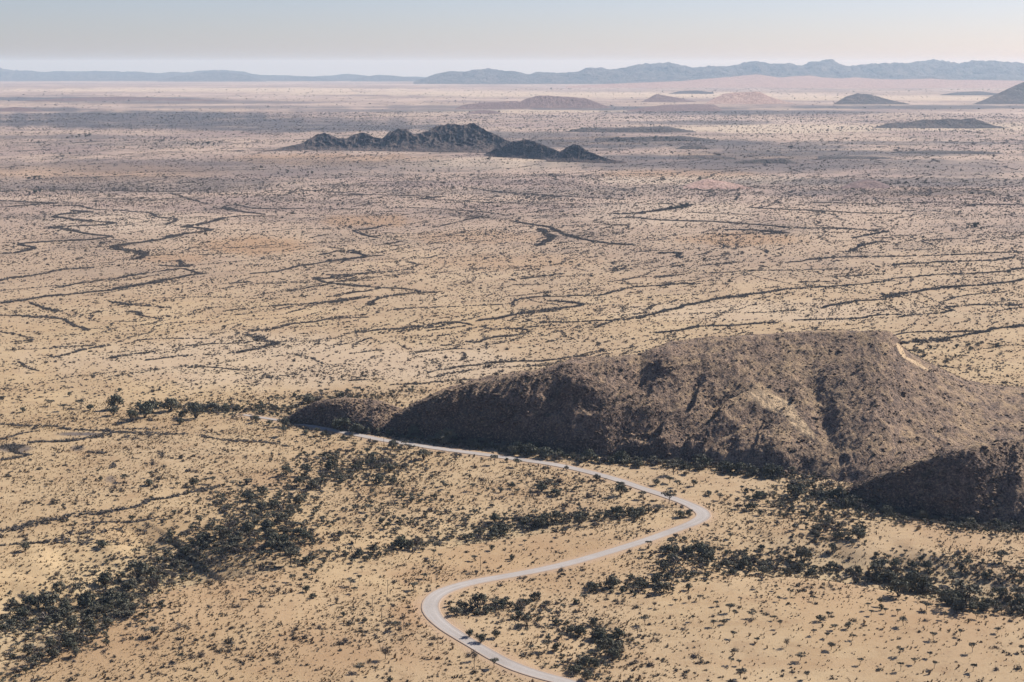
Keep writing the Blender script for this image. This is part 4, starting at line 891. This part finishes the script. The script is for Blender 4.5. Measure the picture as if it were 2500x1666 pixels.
trees(1200, 1150, 3.039, 'r955,183,95 u1125,207,65 u1315,242,90 u1322,92,65 r1222,107,60 u1380,120,50 r1500,113,50 r1610,183,55 u1690,217,50 u425,122,75 u465,148,60 r150,128,50 r68,158,45 u630,147,45 u675,117,45 u245,543,32 r150,653,32 u530,483,42 u1165,577,48 u1335,568,85 u1770,503,42 r1035,808,60 r750,893,85 r1460,884,55 u1995,872,40 u1545,962,25 u1670,1002,42 b1465,973,25 u1365,987,28 b1210,1013,30 u1765,1048,65 u1800,1087,30 u1935,1092,52 u1495,1112,38 u1140,1142,65 u1645,1153,50 r1725,1138,36 u2100,1107,36 u1795,1237,45 u1970,1277,34 u420,1333,70 u1850,1538,80 u1840,1443,36 u1775,1438,32 r475,1138,55 u20,1458,65 r35,1238,65 r480,384,90 r1400,344,75 r1465,339,65 r50,446,90')
trees(600, 1266, 3.361, 'u2290,217,35 r2020,264,45 u1540,318,48 u1598,332,35 u1880,349,60 r2185,348,35 u1465,493,55 u1378,589,75 u535,458,55 r575,453,28 u492,489,40 u387,519,50 u150,609,50 u55,654,65 r495,604,65 b270,629,60 r552,654,55 u855,554,70 u930,514,45 u890,614,50 u955,444,30 b748,704,45 b1170,708,30 r800,804,32 r975,853,35 u1230,914,75 b1265,943,30 u2048,1223,75 b1880,1165,70 b1145,1155,90 u930,1254,75 r1185,1339,50 r1930,1019,80 r2050,983,75 r1835,974,65 r1675,723,38 r775,138,50 u900,205,70 u685,320,75 u370,380,150 r1340,255,90 b1400,255,75 u2075,106,110')
trees(0, 1266, 3.361, 'u1240,295,70 u2070,655,60 u2170,614,50 r1325,724,65 u1265,964,100 u1490,1169,60 b470,494,55 r475,606,80 b190,695,80 u665,648,110 u1800,158,110 b1255,606,110 r210,264,80')
trees(0, 900, 3.361, 'u30,287,50 u140,277,35 u415,308,55 u525,348,60 u665,324,70 r740,344,60 r570,228,35 r980,188,40 r945,335,120 r1250,356,130 r1400,350,130 r1135,308,30 r1610,406,130 r1750,345,110 r1490,404,60 r1480,454,65 r1190,405,130 r930,386,90 r1080,436,100 u395,407,35 r190,358,50 r825,918,35 u1025,929,70 u420,963,32 u805,868,30 r1220,960,75 r1590,970,70 u1455,974,45 u1235,893,40 u1610,923,35 u1745,943,55 u1690,943,50 u1910,963,50 u2030,954,70')
trees(600, 900, 3.361, 'r315,475,80 r195,463,50 r85,444,60 r490,539,50 r635,554,50 r800,584,50 u310,554,75 u150,543,35 r780,516,130 r910,530,110 r1205,654,85 r2020,737,30 r2140,767,30 u2230,805,75 u2040,784,65 u480,975,100 u590,974,70 r2080,1013,50 r2180,994,55 u2230,1023,50 u1640,988,50 r1550,1068,35 u1865,1004,55 u1020,1175,75 r1090,945,110 r1210,945,80')
trees(1200, 800, 3.361, 'r615,1167,35 r865,1252,60 u1460,1279,75 u1520,1313,55 r1350,1298,60 u1495,1209,95 u1620,1199,80 u1055,1318,60 r2105,1213,40 u1710,1116,80')
# a few duplicates were read twice from overlapping views
uniq = []
for t in TREES:
    if all(math.hypot(t[0] - q[0], (t[1] - q[1]) * 1.5) > 7 for q in uniq): uniq.append(t)
TREES = uniq
TA = np.array([(t[0], t[1], t[2]) for t in TREES]); TK = [t[3] for t in TREES]
TW = hit(TA[:, 0], TA[:, 1])
tw_dist = np.sqrt((TW ** 2).sum(1) - TW[:, 2] ** 2 + (EYE - TW[:, 2]) ** 2)
tw_w = np.clip(TA[:, 2] / F * tw_dist, 3.0, 17) * 1.28

# thicket trees that show largest become single trees as well
order = np.argsort(-TS / np.hypot(TH[:, 0], TH[:, 1]))
n_u = sum(k == 'u' for k in TK); n_r = sum(k == 'r' for k in TK)
take = []
for i in order:
    if n_r >= 285: break
    if np.hypot(*(TH[i, :2] - TW[:, :2]).T).min() < 3: continue
    take.append(i); n_r += 1
stay = np.setdiff1d(np.arange(len(TH)), take)
ALL = [(TA[i, 0], TA[i, 1], TW[i], tw_w[i], TK[i], False) for i in range(len(TA))] + [(TP[i, 0], TP[i, 1], TH[i], TS[i] * 1.1, 'r', True) for i in take]
scatter('thicket', 'dark grey-green thicket trees massed along the dry washes and hill foot', 'thicket', np.column_stack([TH[stay, :2], TH[stay, 2] - .1]), TS[stay] * .9, src_thick, 11)

# kinds with their parts
KINDS = {'u': ('acacia_tree', [proto_acacia(200 + k, 330, .045, lean=(.15 * (k % 3 - 1)), flat=.10 + .03 * (k % 3), hgt=.62 + .06 * (k % 4)) for k in range(6)], m_acacia),
         'r': ('bushy_tree', [proto_bushy(220 + k, 420, .046, hgt=.66 + .07 * (k % 4), lobes=6 + k % 4) for k in range(6)], m_bushy),
         'b': ('bare_tree', [proto_bare(240 + k, 240) for k in range(3)], m_grey)}
protos = {}
for k, (nm, geos, lm) in KINDS.items():
    protos[k] = []
    for (tg_, cg) in geos:
        a = mesh_obj('trunk', tg_[0], tg_[1], m_bark, link=False).data
        c = mesh_obj('crown', cg[0], cg[1], lm, link=False).data
        protos[k].append((a, c))
def zone(px, py, thick):
    if py < 1060 and px < 1000: return 'beyond the road near the small knoll' if px > 560 else 'on the flat plain at middle left'
    if px > 1950 and py < 1330: return 'in the wash below the dark rock spur'
    if px > 1560 and py > 1400 + max(0, (px - 1900)) * .13 and px > 1560: return 'on the open grass slope at lower right' if py > 1440 else 'along the lower right wash'
    if px > 1560 and py > 1290: return 'along the lower right wash'
    if px > 1560: return 'between the road bend and the rocky hill' if px < 1900 else 'in the wash below the dark rock spur'
    if px > 1060 and py > 1400: return 'in the gully inside the lower road bend'
    if py > 1400 and px > 500: return 'on the slope left of the lower bend'
    if px < 560 and py > 1230: return 'in the lower left wash thicket'
    if px < 560: return 'on the tan flat at middle left'
    if px < 900 and py > 1090: return 'in the big dark thicket left of the road'
    if py < 1130 and px < 1100: return 'beside the far stretch of road under the hill'
    if py < 1210 and px > 1100: return 'along the upper road below the rocky hill'
    return 'on the flat between the two road bends'
def ordinal(n): return '%d%s' % (n, 'th' if 10 <= n % 100 <= 20 else {1: 'st', 2: 'nd', 3: 'rd'}.get(n % 10, 'th'))
desc = {'u': 'flat-topped acacia', 'r': 'rounded bushy tree', 'b': 'bare grey tree'}
byz = {}
for i, t in enumerate(ALL):
    size = 'large' if t[3] > 9.5 else ('small' if t[3] < 5.2 else 'mid-size')
    byz.setdefault((t[4], size, zone(t[0], t[1], t[5])), []).append(i)
LAB = {}
for (k, size, z), ids in byz.items():
    ids.sort(key=lambda i: ALL[i][0])
    for n, i in enumerate(ids):
        LAB[i] = '%s %s %s' % (size, desc[k], z) + ('' if len(ids) == 1 else (', leftmost' if n == 0 else (', rightmost' if n == len(ids) - 1 else ', %s from left' % ordinal(n + 1))))
def add_tree(i, t):
    px, py, P, w, k, _ = t
    nm, _, _ = KINDS[k]
    e = bpy.data.objects.new(nm, None); COL.objects.link(e)
    e.empty_display_size = .5
    a, c = protos[k][(i * 7 + 3) % len(protos[k])]
    rg = random.Random(i)
    e.location = (P[0], P[1], P[2] - .1); e.rotation_euler = (0, 0, rg.uniform(0, 6.28))
    e.scale = (w, w, w * rg.uniform(.9, 1.2) * (1.25 if w < 5 else 1.0))
    for nm2, me in (('trunk', a), ('crown', c)):
        q = bpy.data.objects.new(nm2, me); COL.objects.link(q); q.parent = e
    tag(e, LAB[i], 'tree', {'u': 'acacias scattered over the plain', 'r': 'bushy trees of the washes', 'b': 'bare trees of the plain'}[k])
for i, t in enumerate(ALL): add_tree(i, t)

# ------------------------------------------------------------------ shrubs that show largest are single things, the rest is scrub
pxs, pys = to_px(SP_[:, 0], SP_[:, 1], SP_[:, 2])
inview = (pxs > 10) & (pxs < 2490) & (pys > 10) & (pys < 1655)
app = np.where(inview, SS_ / np.hypot(SP_[:, 0], SP_[:, 1]), 0)
big = np.argsort(-app)[:290]
shr = [mesh_obj('shrub', *proto_shrub(300 + k, 60, .075, .5, 16), [m_shrub, m_grey][k % 2], link=False).data for k in range(6)]
def shrub_zone(px, py):
    if px < 560: return 'low shrub in the lower left corner'
    if px < 1060: return 'low shrub on the slope left of the lower bend'
    if px < 1560: return 'low shrub in grass inside the lower bend'
    return 'low shrub on the open tan slope at lower right'
SZ = {}
for n, i in enumerate(big):
    SZ.setdefault((shrub_zone(pxs[i], pys[i]), n % 2), []).append(i)
SLAB = {}
for (lb, q), ids in SZ.items():
    ids.sort(key=lambda i: pxs[i])
    for n, i in enumerate(ids): SLAB[i] = lb.replace('low', 'low dark' if q == 0 else 'low grey twiggy', 1) + ', %s from left' % ordinal(n + 1)
for n, i in enumerate(big):
    o = bpy.data.objects.new('shrub', shr[n % 6]); COL.objects.link(o)
    o.location = SP_[i]; s = float(SS_[i]); o.scale = (s, s, s * random.uniform(.8, 1.2)); o.rotation_euler = (0, 0, random.uniform(0, 6.28))
    lb = shrub_zone(pxs[i], pys[i])
    tag(o, SLAB[i], 'shrub', lb.replace('low shrub', 'low shrubs'))
rest = np.setdiff1d(np.arange(len(SP_)), big)
scatter('scrub', 'small grey-brown shrubs dotted over the whole dry plain', 'scrub', SP_[rest], SS_[rest], src_scrub, 7)

# grass tufts
GP, GS = scatter_plain(143000, 715, 1500, 1.4, .8, 1 / 3000, 40, 81, lo=.25, amp=1.5, bias=.6)
scatter('grass', 'tufts of dry tan grass over the nearer plain', 'grass', GP, GS, src_tuft, 4)

# ------------------------------------------------------------------ loose rock and scrub on the near hills
RP = []; RS = []; HP = []; HS = []
for hx, hy, hz, hpx, hpy, ff, sm, h in SURF:
    ni_, nj_ = hx.shape
    n = int(ni_ * nj_ * .24)
    i = rng.uniform(0, ni_ - 1.001, n); j = rng.uniform(0, nj_ - 1.001, n); ii, jj = i.astype(int), j.astype(int); u, v = i - ii, j - jj
    def bl(Gd): return Gd[ii, jj] * (1 - u) * (1 - v) + Gd[ii + 1, jj] * u * (1 - v) + Gd[ii, jj + 1] * (1 - u) * v + Gd[ii + 1, jj + 1] * u * v
    x, y, z = bl(hx), bl(hy), bl(hz); gx_ = (hz[ii + 1, jj] - hz[ii, jj]) / (np.hypot(hx[ii + 1, jj] - hx[ii, jj], hy[ii + 1, jj] - hy[ii, jj]) + 1e-6)
    gy_ = (hz[ii, jj + 1] - hz[ii, jj]) / (np.hypot(hx[ii, jj + 1] - hx[ii, jj], hy[ii, jj + 1] - hy[ii, jj]) + 1e-6)
    steep = np.hypot(gx_, gy_)
    fit = (z > ground_z(x, y) + .2) & (bl(sm) < .4)
    k = fit & (rng.uniform(0, 1, n) < np.clip(.12 + .6 * steep, 0, .9) * np.clip(.6 + 1.2 * fbm(x / 25, y / 25, 2, 17), .1, 1))
    RP.append(np.column_stack([x, y, z])[k]); RS.append(rng.lognormal(0, .55, k.sum()) * 1.0)
    k2 = (z > ground_z(x, y) + .2) & (rng.uniform(0, 1, n) < .16 * np.clip(.5 + 1.5 * fbm(x / 40, y / 40, 2, 19), .1, 1))
    HP.append(np.column_stack([x, y, z - .1])[k2]); HS.append(rng.lognormal(0, .45, k2.sum()) * 1.6)
for hx, hy, hz, hpx, hpy, ff, sm, h in SURF:
    i0 = int(np.argmax(ff[:, 0] >= 0)); n = hx.shape[1] * 5
    j = rng.integers(0, hx.shape[1], n); k = 1 - np.abs(rng.normal(0, 9, n)) / np.hypot(hx[i0, j], hy[i0, j])
    x, y = hx[i0, j] * k, hy[i0, j] * k; g = (h[j] > 3) & off_road(x, y, 7)
    RP.append(np.column_stack([x, y, ground_z(x, y)])[g]); RS.append(rng.lognormal(0, .5, g.sum()) * .8)
    HP.append(np.column_stack([x, y, ground_z(x, y)])[g][::4]); HS.append(rng.lognormal(0, .4, len(x[g][::4])) * 1.7)
scatter('rocks', 'loose dark rocks and boulders strewn over the rocky hills', 'rocks', np.vstack(RP), np.concatenate(RS), src_rock, 5, zs=1.0)
scatter('hill_scrub', 'small dull shrubs dotted over the slopes of the rocky hills', 'scrub', np.vstack(HP), np.concatenate(HS), src_scrub, 7)

# far trees: rows of dark dots around the outcrop hill and the terraces
FP = []; FS = []
for (x0, y0, x1, y1, n, s) in [(1905, 297, 2010, 299, 16, 11), (2150, 303, 2260, 304, 14, 9), (2010, 301, 2060, 300, 5, 9), (2020, 283, 2350, 270, 26, 8), (1800, 290, 1950, 286, 10, 7), (2300, 298, 2350, 306, 8, 9), (1640, 304, 1760, 306, 10, 8), (1780, 312, 1900, 300, 10, 8), (1250, 302, 1380, 300, 40, 10), (1330, 300, 1450, 303, 46, 10), (1395, 325, 1560, 321, 90, 12), (1440, 322, 1620, 326, 40, 9),
                               (155, 318, 205, 314, 12, 14), (330, 325, 380, 326, 8, 11), (420, 334, 500, 333, 14, 11), (380, 322, 400, 318, 4, 9), (240, 290, 340, 283, 16, 8), (1160, 340, 1260, 345, 14, 8), (1600, 416, 1610, 416, 2, 12), (2270, 350, 2353, 352, 10, 7), (900, 392, 1000, 396, 10, 8), (60, 445, 130, 440, 14, 8), (60, 410, 90, 414, 10, 9), (100, 355, 240, 356, 12, 7), (560, 392, 760, 400, 14, 8), (1560, 478, 1580, 472, 14, 8), (1540, 480, 1570, 478, 12, 8), (2215, 526, 2240, 522, 10, 7), (2235, 524, 2242, 520, 4, 10)]:
    t = rng.uniform(0, 1, n)
    p = hit((x0 + (x1 - x0) * t + rng.normal(0, 4, n)) * D, (y0 + (y1 - y0) * t + rng.normal(0, 1.0, n)) * D)
    FP.append(p); FS.append(rng.lognormal(0, .3, n) * s)
FP = np.vstack(FP)
scatter('far_trees', 'distant dark trees in thin rows on the far plain', 'trees', FP - (0, 0, .2), np.concatenate(FS), src_thick, 7)

# ------------------------------------------------------------------ power line poles and the road sign
m_wood, _nt, _b = new_mat('weathered_pole_wood')
_N = NT(_nt); _nt.links.new(_N.mix(_N.noise(.8, 3), (0.085, 0.070, 0.058), (0.15, 0.125, 0.105)), _b.inputs['Base Color'])
m_porc, _nt, _b = new_mat('brown_porcelain', .3); _b.inputs['Base Color'].default_value = (0.09, 0.05, 0.035, 1)
def tube(p, q, r0, r1, k=8):
    v, f = limb(p, q, r0, r1, k)
    return v, f
post_me = mesh_obj('post', *join([tube((0, 0, -.6), (0, 0, 9.2), .17, .12), tube((0, 0, 9.2), (0, 0, 9.3), .12, .02)]), m_wood, link=False).data
arm_me = mesh_obj('crossarm', *join([tube((-1.1, .16, 8.7), (1.1, .16, 8.7), .08, .08, 6), tube((-.6, .16, 8.68), (0, .1, 7.9), .03, .03, 5), tube((.6, .16, 8.68), (0, .1, 7.9), .03, .03, 5)]), m_wood, link=False).data
ins_me = mesh_obj('insulator', *join([tube((0, 0, 0), (0, 0, .12), .03, .03, 6), tube((0, 0, .12), (0, 0, .2), .09, .06, 8), tube((0, 0, .2), (0, 0, .3), .07, .02, 8)]), m_porc, link=False).data
POLES = [(1173, 1393, 'beside the road above the lower bend, rightmost of the row'), (1065, 1421, 'on the brown slope, second of the row from the right'), (946.5, 1452, 'on the brown slope left of the bend, third of the row'), (909.5, 1496, 'furthest left of the row, beside the lower bend'), (932, 1521, 'tall on bare soil left of the lower bend'), (986, 1541, 'left of the road below the bend'), (1069, 1585, 'close beside the road below the bend'), (1158, 1643, 'nearest the bottom edge, left of the road'),
         (1475, 1310, 'left of the straight road between the bends'), (1567, 1285, 'left of the straight road near the upper bend'), (937, 1084, 'beside the far road below the hill')]
PH = hit([p[0] for p in POLES], [p[1] for p in POLES])
for (px, py, txt), P in zip(POLES, PH):
    e = bpy.data.objects.new('utility_pole', None); COL.objects.link(e); e.location = P; e.rotation_euler = (0, 0, .5)
    for nm, me, loc in (('post', post_me, (0, 0, 0)), ('crossarm', arm_me, (0, 0, 0)), ('insulator', ins_me, (-.95, .16, 8.77)), ('insulator', ins_me, (.95, .16, 8.77)), ('insulator', ins_me, (.4, .16, 8.77))):
        q = bpy.data.objects.new(nm, me); COL.objects.link(q); q.parent = e; q.location = loc
    tag(e, 'thin wooden utility pole ' + txt, 'pole', 'poles of the power line by the road')
P = hit([1650], [1238])[0]
e = bpy.data.objects.new('road_sign', None); COL.objects.link(e); e.location = P; e.rotation_euler = (0, 0, -.6)
m_back, _nt, _b = new_mat('dark_sign_back', .6); _b.inputs['Base Color'].default_value = (0.035, 0.034, 0.034, 1)
V = np.array([(x, y, z) for y in (-.02, .02) for x, z in ((-.75, 1.2), (.75, 1.2), (.75, 3.0), (-.75, 3.0))])
FB = np.array([(0, 1, 2, 3), (5, 4, 7, 6), (0, 4, 5, 1), (1, 5, 6, 2), (2, 6, 7, 3), (3, 7, 4, 0)])
mesh_obj('panel', V, FB, m_back, e)
for sx in (-.45, .45): mesh_obj('post', *tube((sx, .07, -.4), (sx, .07, 2.9), .045, .045, 6), m_wood, e)
tag(e, 'small dark road sign board seen from behind beside the upper bend', 'sign')

# ------------------------------------------------------------------ haze
hm = bpy.data.materials.new('haze'); hm.use_nodes = True
nt = hm.node_tree; nt.nodes.clear()
out = nt.nodes.new('ShaderNodeOutputMaterial'); pv = nt.nodes.new('ShaderNodeVolumePrincipled')
pv.inputs['Color'].default_value = (0.52, 0.74, 1.0, 1)
pv.inputs['Absorption Color'].default_value = (1, 1, 1, 1)        # scatters blue most, absorbs nothing
pv.inputs['Density'].default_value = 2.2e-5
pv.inputs['Anisotropy'].default_value = 0.1
nt.links.new(pv.outputs[0], out.inputs['Volume'])
zl = float(HG.min()) - 1.0
hv = np.array([(x, y, z) for z in (zl, max(EYE, max(o.bound_box[6][2] for o in COL.objects if o.name.startswith('mountain'))) + 60.0) for x, y in ((-8e4, -8e4), (8e4, -8e4), (8e4, 8e4), (-8e4, 8e4))])
hz_ = mesh_obj('haze', hv, np.array([(3, 2, 1, 0), (4, 5, 6, 7), (0, 1, 5, 4), (1, 2, 6, 5), (2, 3, 7, 6), (3, 0, 4, 7)]), hm)
tag(hz_, 'pale blue dusty haze filling the air over the plain', 'haze', kind='stuff')

print('COUNTS', len(LP), len(SP_), len(TH), len(ALL), sum(map(len, RP)), sum(map(len, HP)), len(GP))
